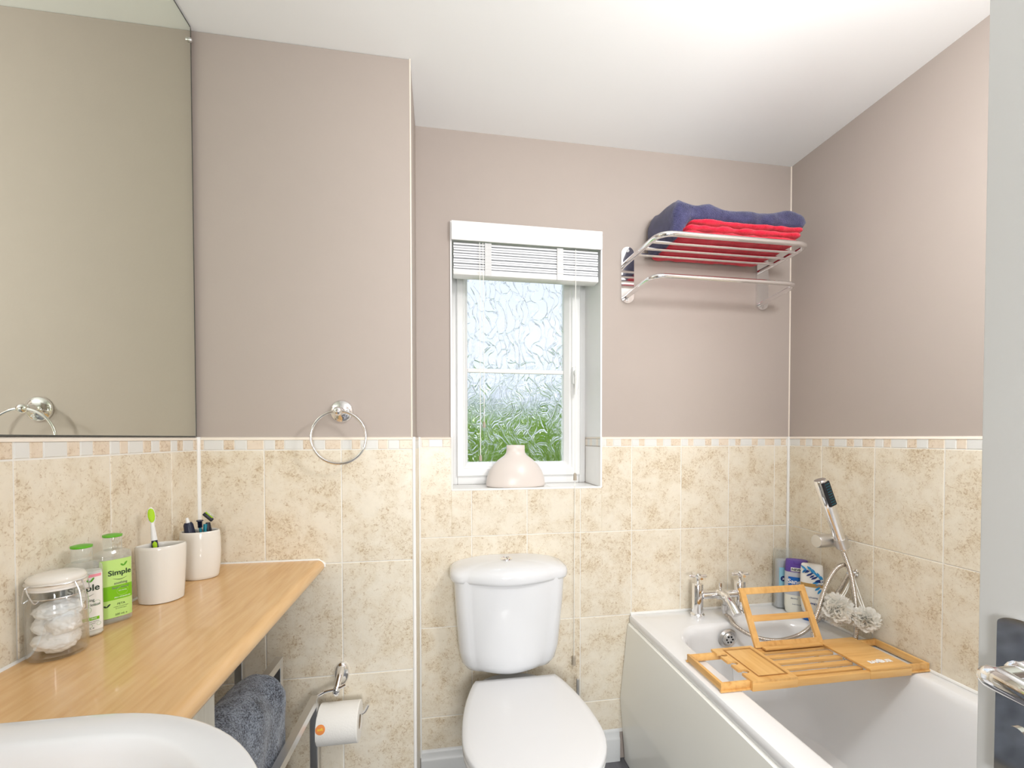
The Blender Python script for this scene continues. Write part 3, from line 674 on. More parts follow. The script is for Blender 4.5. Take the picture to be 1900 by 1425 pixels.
obj('small_lettering', wrap_text('dermo protector', .006, .002, .1150, A, B_, 2.6, .0046), 'ink_white', bl, False, flipfix=False, smooth=False)
obj('fine_print', wrap_text('dermo', .009, -.01, .06, A, B_, 2.6, .0012).add(*(lambda m: (m.v, m.f))(wrap_text('body care gel', .006, .0, .038, A, B_, 2.6, .0012))), 'navy_ink', bw, False, flipfix=False, smooth=False)
# white bottle with blue leaves
lb = thing('leaf_print_bottle', 'white inverted shampoo bottle printed with blue leaves and a gold band', 'bottle', (1.400, 1.485, zb), -.72)
A2, B2 = .037, .020
obj('cap', sloft([(.026, .015, 0), (.028, .016, .003), (.028, .016, .030), (.026, .014, .032)], 2.8), 'blue', lb, False)
bd = obj('body', sloft([(.028, .014, .032), (.032, .017, .045), (A2, B2, .09), (A2, B2, .15), (A2-.001, B2-.002, .195), (A2-.003, B2-.006, .212), (A2-.008, B2-.012, .216)], 2.6), 'lotion', lb, False)
obj('gold_band', label_mb(A2, B2, 2.6, -.0355, .0355, .132, .145, .0006), 'gold', lb, False, flipfix=False)
lf = MB(); lf2 = MB(); rnd = random.Random(5)
def leafshape(cx, cz, ang, ln, wd, a, b):
    f = wrapf(a, b, 2.6); vs = []
    for i in range(12):
        t = 2*PI*i/12; x = ln/2*math.cos(t); y = wd/2*math.sin(t)*(1-abs(math.cos(t))*.35)
        X = cx+x*math.cos(ang)-y*math.sin(ang); Z = cz+x*math.sin(ang)+y*math.cos(ang)
        vs.append(f(max(-a*.96, min(a*.96, X)), Z, .001))
    return vs, [tuple(range(12))]
for i in range(9):
    t = i/8; x = -.014+.040*t; z = .196-.034*t+.004*math.sin(i*2.4)
    lf.add(*leafshape(x-.006, z-.006, .55+.2*t, .019, .0065, A2, B2)); lf2.add(*leafshape(x+.004, z+.007, -.9-.2*t, .018, .0065, A2, B2))
for (x, z, a_) in ((-.027, .202, -.6), (-.024, .190, .9), (.012, .150, .25), (.022, .142, .1), (.018, .128, .7), (.024, .118, 1.0), (.027, .155, 0)):
    (lf if rnd.random() < .5 else lf2).add(*leafshape(x, z, a_, .022, .008, A2, B2))
obj('leaf_print', lf, 'navy_ink', bd, False, flipfix=False, smooth=False); obj('leaf_print', lf2, 'sky_ink', bd, False, flipfix=False, smooth=False)
obj('flower_print', MB().add(*leafshape(-.026, .126, 1.2, .012, .007, A2, B2)).add(*leafshape(-.024, .122, .2, .010, .006, A2, B2)), 'yellow', bd, False, flipfix=False, smooth=False)
obj('lettering', wrap_text('hydrating', .009, .002, .090, A2, B2, 2.6, .001).add(*(lambda m: (m.v, m.f))(wrap_text('Nourishing Care', .008, .002, .068, A2, B2, 2.6, .001, .0003))), 'navy_ink', bd, False, flipfix=False, smooth=False)

# ---- bamboo bath tray
zt0 = zr+.0015; ztp = zt0+.0285
tr = thing('bath_tray', 'bamboo bath tray with slatted middle laid across the tub', 'bath tray', (1.10, 1.18, zt0))
x0, x1, y0, y1 = .845, 1.362, 1.088, 1.278
# side slides (pull-out frames)
def slide(xa, xb, xin):
    mb = MB(); t = .009
    mb.box(min(xa+.0006*xin, xb), max(xa+.0006*xin, xb), y0+.0104, y0+.0104+t, zt0+.0045, ztp-.005, .001)
    mb.box(min(xa+.0006*xin, xb), max(xa+.0006*xin, xb), y1-.0104-t, y1-.0104, zt0+.0045, ztp-.005, .001)
    xo = xa
    mb.box(min(xo, xo+xin*t), max(xo, xo+xin*t), y0+.010, y1-.010, zt0+.004, ztp-.004, .001)
    mb.box(min(xa-.002*xin, xb), max(xa-.002*xin, xb), y0+.007, y0+.014, zt0, zt0+.005, .0008)
    mb.box(min(xa-.002*xin, xb), max(xa-.002*xin, xb), y1-.014, y1-.007, zt0, zt0+.005, .0008)
    return obj('pull_out_frame', mb, 'bambooY', tr)
slide(.757, .93, 1); slide(1.438, 1.28, -1)
obj('rail', MB().box(x0+.004, x1, y0, y0+.014, zt0+.001, ztp-.007, .001), 'bambooX', tr)
obj('rail', MB().box(x0+.004, x1, y1-.014, y1, zt0+.001, ztp-.007, .001), 'bambooX', tr)
# left panel with three notches and a recess
xl1 = .985
outer = [(x0, y0), (xl1, y0), (xl1, y1), (x0, y1)]
pl = []
for yc in (1.238, 1.188, 1.140):
    pl += [(x0, yc+.008), (x0+.012, yc+.0075)] + [(x0+.016+.011*math.cos(a), yc+.011*math.sin(a)) for a in [PI*.75-PI*1.5*i/8 for i in range(9)]] + [(x0+.012, yc-.0075), (x0, yc-.008)]
poly = [(x0, y1), ]+pl+[(x0, y0), (xl1, y0), (xl1, y1)]
b = bmesh.new(); f = b.faces.new([b.verts.new((p[0], p[1], zt0+.0215)) for p in poly]); 
r = bmesh.ops.extrude_face_region(b, geom=[f]); 
for v in [g for g in r['geom'] if isinstance(g, bmesh.types.BMVert)]: v.co.z = ztp
bmesh.ops.recalc_face_normals(b, faces=b.faces); bmesh.ops.triangulate(b, faces=[q for q in b.faces if len(q.verts) > 4])
lp = obj('left_panel', MB().bm(b), 'bambooY', tr, angle=30, flipfix=False)
bar = MB()   # raised border round the shallow recess: build border strips proud by 1.6 mm
for bx in ((x0+.030, xl1-.010, y1-.014, y1-.004), (x0+.030, xl1-.010, y0+.006, y0+.030), (xl1-.034, xl1-.004, y0+.02, y1-.012)): pass
obj('recess', frame_ring(0, 1, 0, 1, .06, .94, .04, .96, [(0, 0), (1, -.0016)]).add([(.06, -.0016, .04), (.94, -.0016, .04), (.94, -.0016, .96), (.06, -.0016, .96)], [(0, 1, 2, 3)]).xf(Matrix(((.094, 0, 0, x0+.032), (0, 0, .158, y0+.018), (0, 1, 0, ztp+.0018), (0, 0, 0, 1)))), 'bambooY', lp, angle=10)
obj('end_board', MB().box(x0, xl1, y0-.001, y0+.012, zt0, ztp-.007, .0008), 'bambooX', tr)
# right panel
xr0 = 1.222
rp = obj('right_panel', MB().box(xr0, x1, y0, y1, zt0+.0215, ztp, .0012), 'bambooX', tr)
obj('end_board', MB().box(xr0, x1, y0-.001, y0+.012, zt0, zt0+.0213, .0008), 'bambooX', tr)
obj('lettering', text_mb('BAMBUSI', .021, 0, .0012).xf(Matrix.Translation((1.295, y0+.030, ztp+.0004)) @ Matrix.Scale(.92, 4)), 'ink_white', rp, flipfix=False, smooth=False)
obj('logo_mark', MB().lathe([(.006, .0003), (.0105, .0003)], (1.297, y0+.038, ztp+.0003), 16, cap0=False, cap1=False), 'ink_white', rp, flipfix=False, smooth=False)
for i in range(5):
    yy = y0+.026+i*.0335
    obj('slat', MB().box(xl1-.004, xr0+.004, yy, yy+.017, zt0+.010, zt0+.019, .001), 'bambooX', tr)
# book rest
bs = MB(); hy = 1.268; top = Vector((0, 1.350, .768)); base = Vector((0, hy, ztp-.004))
d = (top-base); H = d.length; RM = Matrix.Translation((0, hy, ztp-.004)) @ Matrix.Rotation(-math.atan2(top.y-base.y, top.z-base.z), 4, 'X')
bx0, bx1 = .992, 1.238; fw = .019
def bsbox(nm, a, b_, c, d_, m): return obj(nm, MB().box(a, b_, -.0045, .0045, c, d_, .001).xf(RM), m, bsr)
bsr = obj('book_rest', frame_ring(bx0, bx1, 0, H, bx0+fw, bx1-fw, .017, H-.021, [(0, -.0045), (1, -.0045), (1, .0045), (0, .0045)]).xf(RM), 'bambooZ', tr, angle=20)
bsbox('cross_bar', bx0+fw, bx1-fw, H*.42, H*.42+.02, 'bambooX')
obj('ledge', MB().box(bx0+.02, bx1-.02, 1.245, 1.262, ztp-.004, ztp+.002, .001), 'bambooX', tr)

# ================================================================== TOILET
TX = .252
to = thing('toilet', 'white close-coupled toilet with closed lid under the window', 'toilet', (TX, 1.3, 0))
def dsec(cx, hw, yb, yf, z, k=2.3, ns=40):
    """D-shaped section: rear straighter, front elliptical. yb back, yf front"""
    out = []; ym = yb-(yb-yf)*.55
    for j in range(ns):
        t = 2*PI*j/ns; c, s_ = math.cos(t), math.sin(t)
        x = hw*math.copysign(abs(c)**(2/k), c)
        y = ym+((yb-ym) if s_ > 0 else (ym-yf))*math.copysign(abs(s_)**(2/(k if s_ < 0 else 3.2)), s_)
        out.append((cx+x, y, z))
    return out
obj('pan', MB().loft([dsec(TX, .105, 1.60, 1.14, 0), dsec(TX, .10, 1.60, 1.15, .02), dsec(TX, .095, 1.60, 1.16, .12), dsec(TX, .11, 1.60, 1.12, .22), dsec(TX, .155, 1.60, 1.05, .31), dsec(TX, .178, 1.61, 1.02, .37), dsec(TX, .182, 1.62, 1.012, .395), dsec(TX, .176, 1.62, 1.02, .402)]), 'ceramic', to, angle=50)
def lidsec(s, z, cx=TX+.008):
    pts = []
    yb, yf, hw, hb = 1.515, 1.005, .201, .142
    # back edge straight, sides flare, elliptical front
    out = []
    n = 14
    for i in range(n+1):                     # right side from back corner to widest
        t = i/n; out.append((hb+(hw-hb)*math.sin(t*PI/2)**.85, yb-(yb-1.215)*t**1.05))
    for i in range(1, 24):
        a = PI*i/24; out.append((hw*math.cos(a), 1.215-(1.215-yf)*math.sin(a)))
    R = [(-x, y) for x, y in reversed(out[:n+1])]
    out += R
    c = (0, 1.25)
    return [(cx+x*s, c[1]+(y-c[1])*s, z) for x, y in out]
obj('seat', MB().loft([lidsec(.96, .404), lidsec(.985, .406), lidsec(.992, .418), lidsec(.98, .423)]), 'seat', to, angle=50)
lid = obj('lid', MB().loft([lidsec(.97, .4245), lidsec(.995, .426), lidsec(1.0, .434), lidsec(.995, .441), lidsec(.98, .445), lidsec(.9, .4475), lidsec(.6, .450), lidsec(.2, .451)]), 'seat', to, angle=50)
for xx in (TX-.09, TX+.065): obj('hinge', MB().cyl((xx, 1.528, .415), (xx+.04, 1.528, .415), .012), 'seat', to)
CX = .247; CB = DB-.001
def csec(cx, hw, yb, yf, z, bow=.05, rc=.05, ns=14, dome=0):
    """cistern section: straight back on the wall, bowed front"""
    out = [(cx+hw*.97, yb), ]
    pts = []
    # right side then bowed front right->left then left side
    ysd = yf+bow
    out = [(cx+hw*.96, yb, z), (cx+hw, yb-.02, z), (cx+hw, ysd+rc, z)]
    for i in range(1, 7):
        a = PI/2*i/6; out.append((cx+hw-rc+rc*math.cos(a), ysd+rc-rc*math.sin(a)*1.0, z))
    X0 = hw-rc
    for i in range(1, 2*ns):
        x = X0-X0*2*i/(2*ns); q = 1-(x/X0)**2; out.append((cx+x, ysd-bow*q, z))
    for i in range(0, 7):
        a = PI/2+PI/2*i/6; out.append((cx-hw+rc+rc*math.cos(a), ysd+rc-rc*math.sin(a), z))
    out += [(cx-hw, yb-.02, z), (cx-hw*.96, yb, z)]
    return [(x, y, z_-dome*((x-cx)/.209)**2) for x, y, z_ in out]
prof = [(.446, .115, 1.54), (.450, .138, 1.525), (.460, .156, 1.513), (.482, .170, 1.503), (.53, .180, 1.495), (.62, .187, 1.488), (.70, .193, 1.482), (.785, .197, 1.478)]
obj('cistern', MB().loft([csec(CX, hw, CB, yf, z, .032) for z, hw, yf in prof]), 'ceramic', to, angle=50)
obj('cistern_lid', MB().loft([csec(CX, hw, CB, yf, z, b, .055, 14, dm) for z, hw, yf, b, dm in [(.775, .200, 1.474, .045, 0), (.778, .207, 1.467, .046, 0), (.787, .211, 1.464, .047, .001), (.803, .211, 1.464, .047, .002), (.815, .208, 1.468, .047, .005), (.826, .198, 1.480, .045, .010), (.834, .172, 1.505, .036, .014), (.8385, .12, 1.535, .022, .014), (.840, .06, 1.56, .01, .02)]]), 'ceramic', to, angle=60)
fb = obj('flush_button', MB().lathe([(.0, -.004), (.0215, -.004), (.0215, .003), (.019, .0055), (.0175, .004), (.016, .0045), (0, .006)], (CX-.010, 1.575, .8392), 32), 'chrome', to)
obj('button_split', MB().box(CX-.0085, CX-.0075, 1.56, 1.59, .8445, .8458), 'dark', fb)
# brush
br = thing('toilet_brush', 'chrome toilet brush handle standing behind the toilet seat', 'toilet brush', (.507, 1.585, 0))
obj('holder', MB().lathe([(.043, 0), (.043, .004), (.040, .006), (.040, .12), (.036, .122), (.01, .124)], (.507, 1.585, 0), 28), 'chrome_soft', br)
obj('handle', MB().lathe([(.004, .12), (.0062, .125), (.0062, .375), (.005, .379), (0, .380)], (.507, 1.585, 0), 18), 'chrome_soft', br)

# ================================================================== BLIND
bd_ = thing('venetian_blind', 'white venetian blind drawn up at the top of the window', 'blind', (.333, 1.69, WZ1))
bz1 = WZ1-.001
obj('valance', MB().prism([(DB-.012, bz1), (DB-.015, bz1-.002), (DB-.015, bz1-.010), (DB-.013, bz1-.014), (DB-.015, bz1-.02), (DB-.015, bz1-.062), (DB-.012, bz1-.068), (DB-.006, bz1-.068), (DB-.006, bz1)], 'X', WX0+.001, WX1-.002), 'pvc', bd_, angle=25)
obj('headrail', MB().box(WX0+.006, WX1-.006, DB+.004, DB+.055, bz1-.045, bz1-.002, .002), 'pvc', bd_)
nsl = 11; zA, zB = 1.890, 1.990
for i in range(nsl):
    z = zA+.006+(zB-zA-.006)*i/(nsl-1)
    mb = MB(); ys = [DB+.006+.05*k/6 for k in range(7)]; jit = .0008*math.sin(i*2.7)
    sec = [(y, z+jit+.0016*(1-((k-3)/3)**2)+.001) for k, y in enumerate(ys)]+[(y, z+jit+.0016*(1-((k-3)/3)**2)-.0052) for k, y in reversed(list(enumerate(ys)))]
    mb.prism(sec, 'X', WX0+.008+.0006*(i % 3), WX1-.012-.0006*((i*2) % 3))
    obj('slat', mb, 'slat', bd_)
obj('bottom_rail', MB().box(WX0+.007, WX1-.010, DB+.004, DB+.056, zA-.014, zA+.002, .004), 'pvc', bd_)
for xc in (.183, .458):
    tb = MB()
    for i in range(10):
        z = zA-.016+i*.0120
        tb.box(xc-.0125, xc+.0125, DB-.0005+.001*(i % 2), DB+.0035+.001*(i % 2), z, z+.0132, .001, 1)
    obj('ladder_tape', tb, 'tape', bd_)
def cord(pts, tz, r=.0014, tr_=.005, tl=.022, nm='lift_cord'):
    c = obj(nm, MB().tube(pts, r, 6), 'cord', bd_)
    x, y, z = pts[-1]
    if tl: obj('tassel', MB().lathe([(.0028, 0), (tr_, -.004), (tr_*1.15, -tl), (0, -tl)], (x, y, z), 12), 'tassel', c)
cord([(.163, DB-.004, 1.992), (.166, DB-.004, 1.7), (.166, DB-.006, 1.335)], 0)
cord([(.151, DB-.005, 1.992), (.152, DB-.004, 1.7), (.152, DB-.008, 1.212)], 0)
cord([(.517, DB-.006, 1.99), (.517, DB-.006, 1.6), (.515, DB-.007, 1.140)], 0, tr_=.006, tl=.028)
cord([(.515, DB-.007, 1.11), (.512, DB-.009, .8), (.511, DB-.01, .435)], 0, tr_=.0065, tl=.036)

# ================================================================== VASE
vs = MB(); pr_ = [(.112, 0), (.117, .003), (.118, .012), (.115, .035), (.105, .062), (.088, .088), (.066, .108), (.046, .122), (.038, .133), (.036, .146), (.0365, .161), (.034, .163), (.031, .160), (.031, .12), (.0, .118)]
vs.lathe(pr_, (.300, 1.742, WZ0+.0005), 48, 1, .56)
tag(obj('bell_vase', vs, 'vase', angle=50), 'cream bell-shaped ceramic vase on the windowsill', 'vase')

# ================================================================== TOWEL SHELF + TOWELS
rk = thing('towel_shelf', 'chrome wall-mounted towel shelf with a lower rail', 'towel rack', (1.01, DB, 1.9))
RX0, RX1 = .735, 1.305
for x in (.729, 1.316):
    pts = [(x+.026*math.cos(a), 1.992+.026*math.sin(a)) for a in [PI*i/12 for i in range(13)]]+[(x+.026*math.cos(a), 1.826+.026*math.sin(a)) for a in [PI+PI*i/12 for i in range(13)]]
    p = obj('wall_plate', MB().prism(pts, 'Y', PB-.009, PB), 'chrome', rk, angle=30)
    for zz in (2.003, 1.814): obj('screw', MB().cyl((x, PB-.0105, zz), (x, PB-.009, zz), .0058), 'chrome_soft', p)
zt_ = 1.952
obj('shelf_frame', MB().tube(arc_corner([(RX0-.012, PB-.006, zt_+.004), (RX0-.004, 1.398, zt_+.005), (RX1-.006, 1.398, zt_+.005), (RX1, PB-.006, zt_+.004)], .055, 10), .0095, 16), 'chrome', rk)
for y in (1.462, 1.517, 1.572): obj('shelf_bar', MB().cyl((RX0-.012, y, zt_+.003), (RX1-.002, y, zt_+.003), .0058, n=14), 'chrome', rk)
obj('lower_rail', MB().tube(arc_corner([(RX0-.012, PB-.006, 1.822), (RX0-.003, 1.452, 1.836), (RX1-.006, 1.452, 1.836), (RX1, PB-.006, 1.822)], .05, 10), .0085, 16), 'chrome', rk)
def lump(x0, x1, y0, y1, z0, z1, seed, m, name, label, taper=.0, lean=0, amp=.006, topf=None, layers=1, gap=.0, botf=None):
    """folded towel: layered rounded slabs joined into one cloth body"""
    mb = MB(); hgt = (z1-z0)/layers
    for L_i in range(layers):
        a, b = z0+hgt*L_i, z0+hgt*(L_i+1)-gap; zc, hz, hy = (a+b)/2, (b-a)/2, (y1-y0)/2; yc = (y0+y1)/2
        nx, ns = 44, 36; rings = []
        sh = lean*L_i
        for i in range(nx+1):
            t = i/nx; x = x0+sh+(x1-x0)*t+(.012*math.sin(L_i*2.2+seed) if layers > 1 else 0)*t
            e = min(1, math.sqrt(max(0, 1-(1-min(t, 1-t)*2*9)**2)) if min(t, 1-t)*18 < 1 else 1); e = max(.12, e)
            ring = []
            for j in range(ns):
                th = 2*PI*j/ns; c, s_ = math.cos(th), math.sin(th)
                y = yc+hy*(.90+.1*e)*math.copysign(abs(c)**.42, c); z = zc+hz*e*math.copysign(abs(s_)**.55, s_)
                if topf and s_ > -.2: z += topf(t, (c+1)/2)*min(1, (s_+.2)/.6)
                if botf and s_ < .2: z += botf(t, 0)*min(1, (.2-s_)/.6)
                nn = noise.noise(Vector((x*22+seed*7, y*22+L_i*3, z*22)))*amp+noise.noise(Vector((x*70, y*70, z*70+seed)))*amp*.4
                v = Vector((0, c, s_)); ring.append((x, y+c*nn, max(z+s_*nn, (zs if botf else z0)+.0005)))
            rings.append(ring)
        mb.loft(rings)
    return tag(obj(name, mb, m, angle=180), label, 'towel')
zs = zt_+.0105
lump(.818, 1.262, 1.408, 1.642, zs, zs+.062, 1, 'terry_red', 'folded_towel', 'bright red folded towel lying on the chrome wall shelf', lean=.016, layers=3, gap=.0005)
def tf(t, q):   # navy towel: high peak at the left back, hump at right
    return .062*math.exp(-((t-.06)/.07)**2)*(.2+.8*q)+.012*math.exp(-((t-.25)/.1)**2)+.016*math.exp(-((t-.88)/.12)**2)-.004
def tbm(t, q):
    return -.075*max(0, 1-t/.10)**.5
lump(.800, 1.318, 1.43, 1.640, zs+.0625, zs+.122, 6, 'terry_navy', 'folded_towel', 'navy blue crumpled towel on top of the red towel', topf=tf, amp=.007, botf=tbm)

# ================================================================== TOWEL RING
tr_ = thing('towel_ring', 'chrome towel ring on the left boxed wall beside the mirror', 'towel ring', (-.281, PS, 1.353))
obj('rose', MB().lathe([(0, 0), (.033, 0), (.0335, .004), (.030, .009), (.020, .013), (.011, .016), (.0085, .022), (.0085, .040), (.0, .041)], n=40, M4=Matrix.Translation((-.2805, PS, 1.3535)) @ Matrix.Rotation(PI/2, 4, 'X')), 'chrome', tr_, angle=50)
obj('knuckle', MB().sphere((-.2815, DS-.044, 1.3515), .0125, 20, (1.05, .9, 1)), 'chrome', tr_)
rc = Vector((-.2795, DS-.044, 1.277)); ring_pts = [rc+Vector((.0745*math.cos(2*PI*i/64), .012*math.sin(2*PI*i/64)*0, .0745*math.sin(2*PI*i/64))) for i in range(65)]
obj('ring', MB().tube(ring_pts, .0038, 12), 'chrome', tr_, angle=80)

# ================================================================== TOILET ROLL + HOLDER
rh = thing('toilet_roll_holder', 'chrome curved toilet roll holder on the tiled boxed wall', 'toilet roll holder', (-.287, DS, .58))
obj('rose', MB().lathe([(0, 0), (.030, 0), (.030, .004), (.026, .010), (.016, .015), (0, .017)], n=32, sx=.72, sy=1.15, M4=Matrix.Translation((-.285, DS, .583)) @ Matrix.Rotation(PI/2, 4, 'X')), 'chrome', rh, angle=50)
obj('neck', MB().tube(catmull([(-.285, DS-.01, .60), (-.283, DS-.040, .592), (-.2855, DS-.064, .573), (-.2865, DS-.066, .560)], 5), [.010]*6+[.0085]*5+[.0095]*5, 14).sphere((-.2865, DS-.066, .566), .0115, 14, (.9, .9, 1.3)), 'chrome', rh)
YR = DS-.068
obj('arm', MB().tube(catmull([(-.262, YR+.004, .580), (-.2865, YR, .572), (-.318, YR, .566), (-.345, YR, .548), (-.357, YR, .520), (-.350, YR, .501), (-.325, YR, .497), (-.28, YR, .497), (-.235, YR, .497), (-.212, YR, .500), (-.1995, YR, .520)], 8), .0042, 10), 'chrome', rh)
rl = thing('toilet_roll', 'white toilet roll with an orange round sticker on the chrome holder', 'toilet roll', (-.275, YR, .478))
rr_ = .053; zc_ = .497-.0042-.0155
rcx = (-.331, -.223)
A_ = []
def ringx(x, r, n=48): return [(x, YR+r*math.cos(2*PI*i/n), zc_+r*math.sin(2*PI*i/n)) for i in range(n)]
obj('paper', MB().loft([ringx(rcx[0], .0215), ringx(rcx[0], rr_-.002), ringx(rcx[0]+.002, rr_), ringx(rcx[1]-.002, rr_), ringx(rcx[1], rr_-.002), ringx(rcx[1], .0215), ringx(rcx[0], .0215)], True, False, False), 'paper', rl, angle=40)
obj('cardboard_tube', MB().loft([ringx(rcx[0]+.001, .0215), ringx(rcx[1]-.001, .0215), ringx(rcx[1]-.001, .0203), ringx(rcx[0]+.001, .0203), ringx(rcx[0]+.001, .0215)], True, False, False), 'card', rl)
st = MB(); vs_ = []; fs_ = []
for k in range(5):
    for j in range(24):
        t = 2*PI*j/24; r_ = .0125*(k+1)/5; a = PI-.30+r_*math.sin(t)/rr_
        vs_.append((-.317+r_*math.cos(t), YR+(rr_+.0009)*math.cos(a), zc_+(rr_+.0009)*math.sin(a)))
fs_.append(tuple(range(24)))
for k in range(4):
    for j in range(24): fs_.append((k*24+j, k*24+(j+1) % 24, k*24+24+(j+1) % 24, k*24+24+j))
st.add(vs_, fs_); skr = obj('round_sticker', st, 'orange', rl, flipfix=False, smooth=False)
tx = text_mb('soft', .009, 0, .0003); tx.v = [(-.317+p[0], YR+(rr_+.0013)*math.cos(PI-.30-(p[1]-.002)/rr_), zc_+(rr_+.0013)*math.sin(PI-.30-(p[1]-.002)/rr_)) for p in tx.v]
obj('lettering', tx, 'yellow', skr, flipfix=False, smooth=False)
flap = MB(); vs_ = []; n = 10
for j in range(n+1):
    a = PI-.9+1.2*j/n
    xx0 = rcx[0]+.001; xx1 = rcx[0]+.07*(1-j/n)+.002
    vs_ += [(xx0, YR+(rr_+.0003)*math.cos(a), zc_+(rr_+.0003)*math.sin(a)), (xx1, YR+(rr_+.0003)*math.cos(a), zc_+(rr_+.0003)*math.sin(a))]
obj('loose_sheet', flap.add(vs_, [(2*j, 2*j+1, 2*j+3, 2*j+2) for j in range(n)]), 'paper', rl, flipfix=False)

# ================================================================== WORKTOP + BASIN + CUPBOARD
WT = .9205
wt = thing('worktop', 'beech laminate worktop with a rounded front edge along the left wall', 'worktop', (-.5, .7, WT-.036))
FX = -.331
prof = [(XL+.001, WT), (FX-.020, WT)]+[(FX-.018+.018*math.sin(a), WT-.018+.018*math.cos(a)) for a in [PI*i/12 for i in range(13)]]+[(FX-.05, WT-.036), (XL+.001, WT-.036)]
obj('board', MB().prism(prof, 'Y', -.30, DS-.001), 'beech', wt, angle=40)
obj('sealant', MB().tube([(XL+.002, -.3, WT+.0005), (XL+.002, DS-.002, WT+.0005), (FX-.015, DS-.002, WT+.0005), (FX+.001, DS-.002, WT-.012), (FX+.001, DS-.002, WT-.02)], .0035, 8), 'silicone', wt)
cb = thing('vanity_cupboard', 'pale grey wood-grain cupboard under the worktop', 'cupboard', (-.53, .4, 0))
obj('carcass', MB().box(XL+.003, -.405, -.28, .850, .08, WT-.037, .002), 'greywood', cb)
obj('plinth', MB().box(XL+.003, -.44, -.28, .845, 0, .08, .001), 'greywood', cb)
for ya, yb in ((-.278, .085), (.089, .465), (.469, .846)):
    q = obj('door', MB().box(-.4045, -.388, ya, yb, .09, WT-.045, .002), 'greywood', cb)
    obj('door_handle', MB().tube(arc_corner([(-.388, yb-.04, .55), (-.365, yb-.04, .55), (-.365, yb-.04, .68), (-.388, yb-.04, .68)], .008, 4), .004, 8), 'chrome_soft', q)
def basec(s, z, xb=-.652, x1=-.136, hb=.2655, yc=.3300, xc=-.40, ns=64, kb=1.0):
    out = []
    a = x1-xc
    for i in range(40):
        t = -PI/2+PI*i/39; out.append((xc+a*math.cos(t), yc+hb*math.sin(t)))
    # straight back sides with rounded corner at the wall side
    r = .05
    for i in range(8):
        t = PI/2*i/7; out.append((xb+r-r*math.sin(t), yc+hb-r+r*math.cos(t)))
    for i in range(8):
        t = PI/2*i/7; out.append((xb+r-r*math.cos(t), yc-hb+r-r*math.sin(t)))
    c = (-.39, yc)
    return [(c[0]+(x-c[0])*s, c[1]+(y-c[1])*s*kb, z) for x, y in out]
bz = .951
bn = thing('wash_basin', 'white semi-recessed ceramic wash basin set over the worktop', 'basin', (-.39, .33, WT))
def inner(s, z):
    out = basec(1, z, xb=-.53, x1=-.188, hb=.218, xc=-.37); c = (-.365, .33)
    return [(c[0]+(x-c[0])*s, c[1]+(y-c[1])*s, z) for x, y, _ in out]
obj('bowl', MB().loft([basec(.55, .76), basec(.80, .80), basec(.93, .86), basec(.975, .915), basec(.992, bz-.012), basec(.998, bz-.005), basec(.99, bz-.001), basec(.98, bz), inner(1.03, bz-.001), inner(1.0, bz-.005), inner(.97, bz-.016), inner(.92, bz-.05), inner(.78, bz-.10), inner(.5, bz-.13), inner(.15, bz-.138)], True, True, True), 'ceramic', bn, angle=60)
obj('waste', MB().lathe([(0, 0), (.022, 0), (.022, .003), (.017, .002), (0, .004)], (-.365, .33, bz-.1375), 24), 'chrome', bn)
obj('basin_tap', MB().lathe([(.024, 0), (.024, .01), (.018, .014), (.018, .09), (0, .1)], (-.60, .33, bz), 24).tube(catmull([(-.60, .33, bz+.075), (-.55, .33, bz+.09), (-.49, .33, bz+.085), (-.475, .33, bz+.06)], 5), .011, 14), 'chrome', bn)

# ================================================================== TOWEL STAND + GREY TOWEL
sd_ = thing('towel_stand', 'chrome three-tier square-tube towel stand below the worktop', 'towel stand', (-.44, 1.08, 0))
Yf, Yn = 1.290, .870; t2 = .010
for nm, x, z, sk in (('rail_frame', -.5300, .798, 0), ('rail_frame', -.4340, .676, .003), ('rail_frame', -.3420, .560, .010)):
    mb = MB(); xn = x-.006-sk
    mb.box(x-t2, x+t2, Yf-t2, Yf+t2, .012, z, .0015, 1); mb.box(xn-t2, xn+t2, Yn-t2, Yn+t2, .012, z, .0015, 1)
    P_ = [(x, Yf+t2+.0004), (xn, Yn-t2-.0004)]
    t3 = t2-.0004; mb.loft([[(px-t3, py, z-2*t2), (px+t3, py, z-2*t2), (px+t3, py, z+.0004), (px-t3, py, z+.0004)] for px, py in P_])
    obj('rail_frame', mb, 'chrome_soft', sd_, angle=20)
for yy in (Yf, Yn): obj('foot_bar', MB().box(-.56, -.31, yy-t2, yy+t2, 0, .014, .002), 'chrome_soft', sd_)
mb = MB(); ny, rings = 40, []
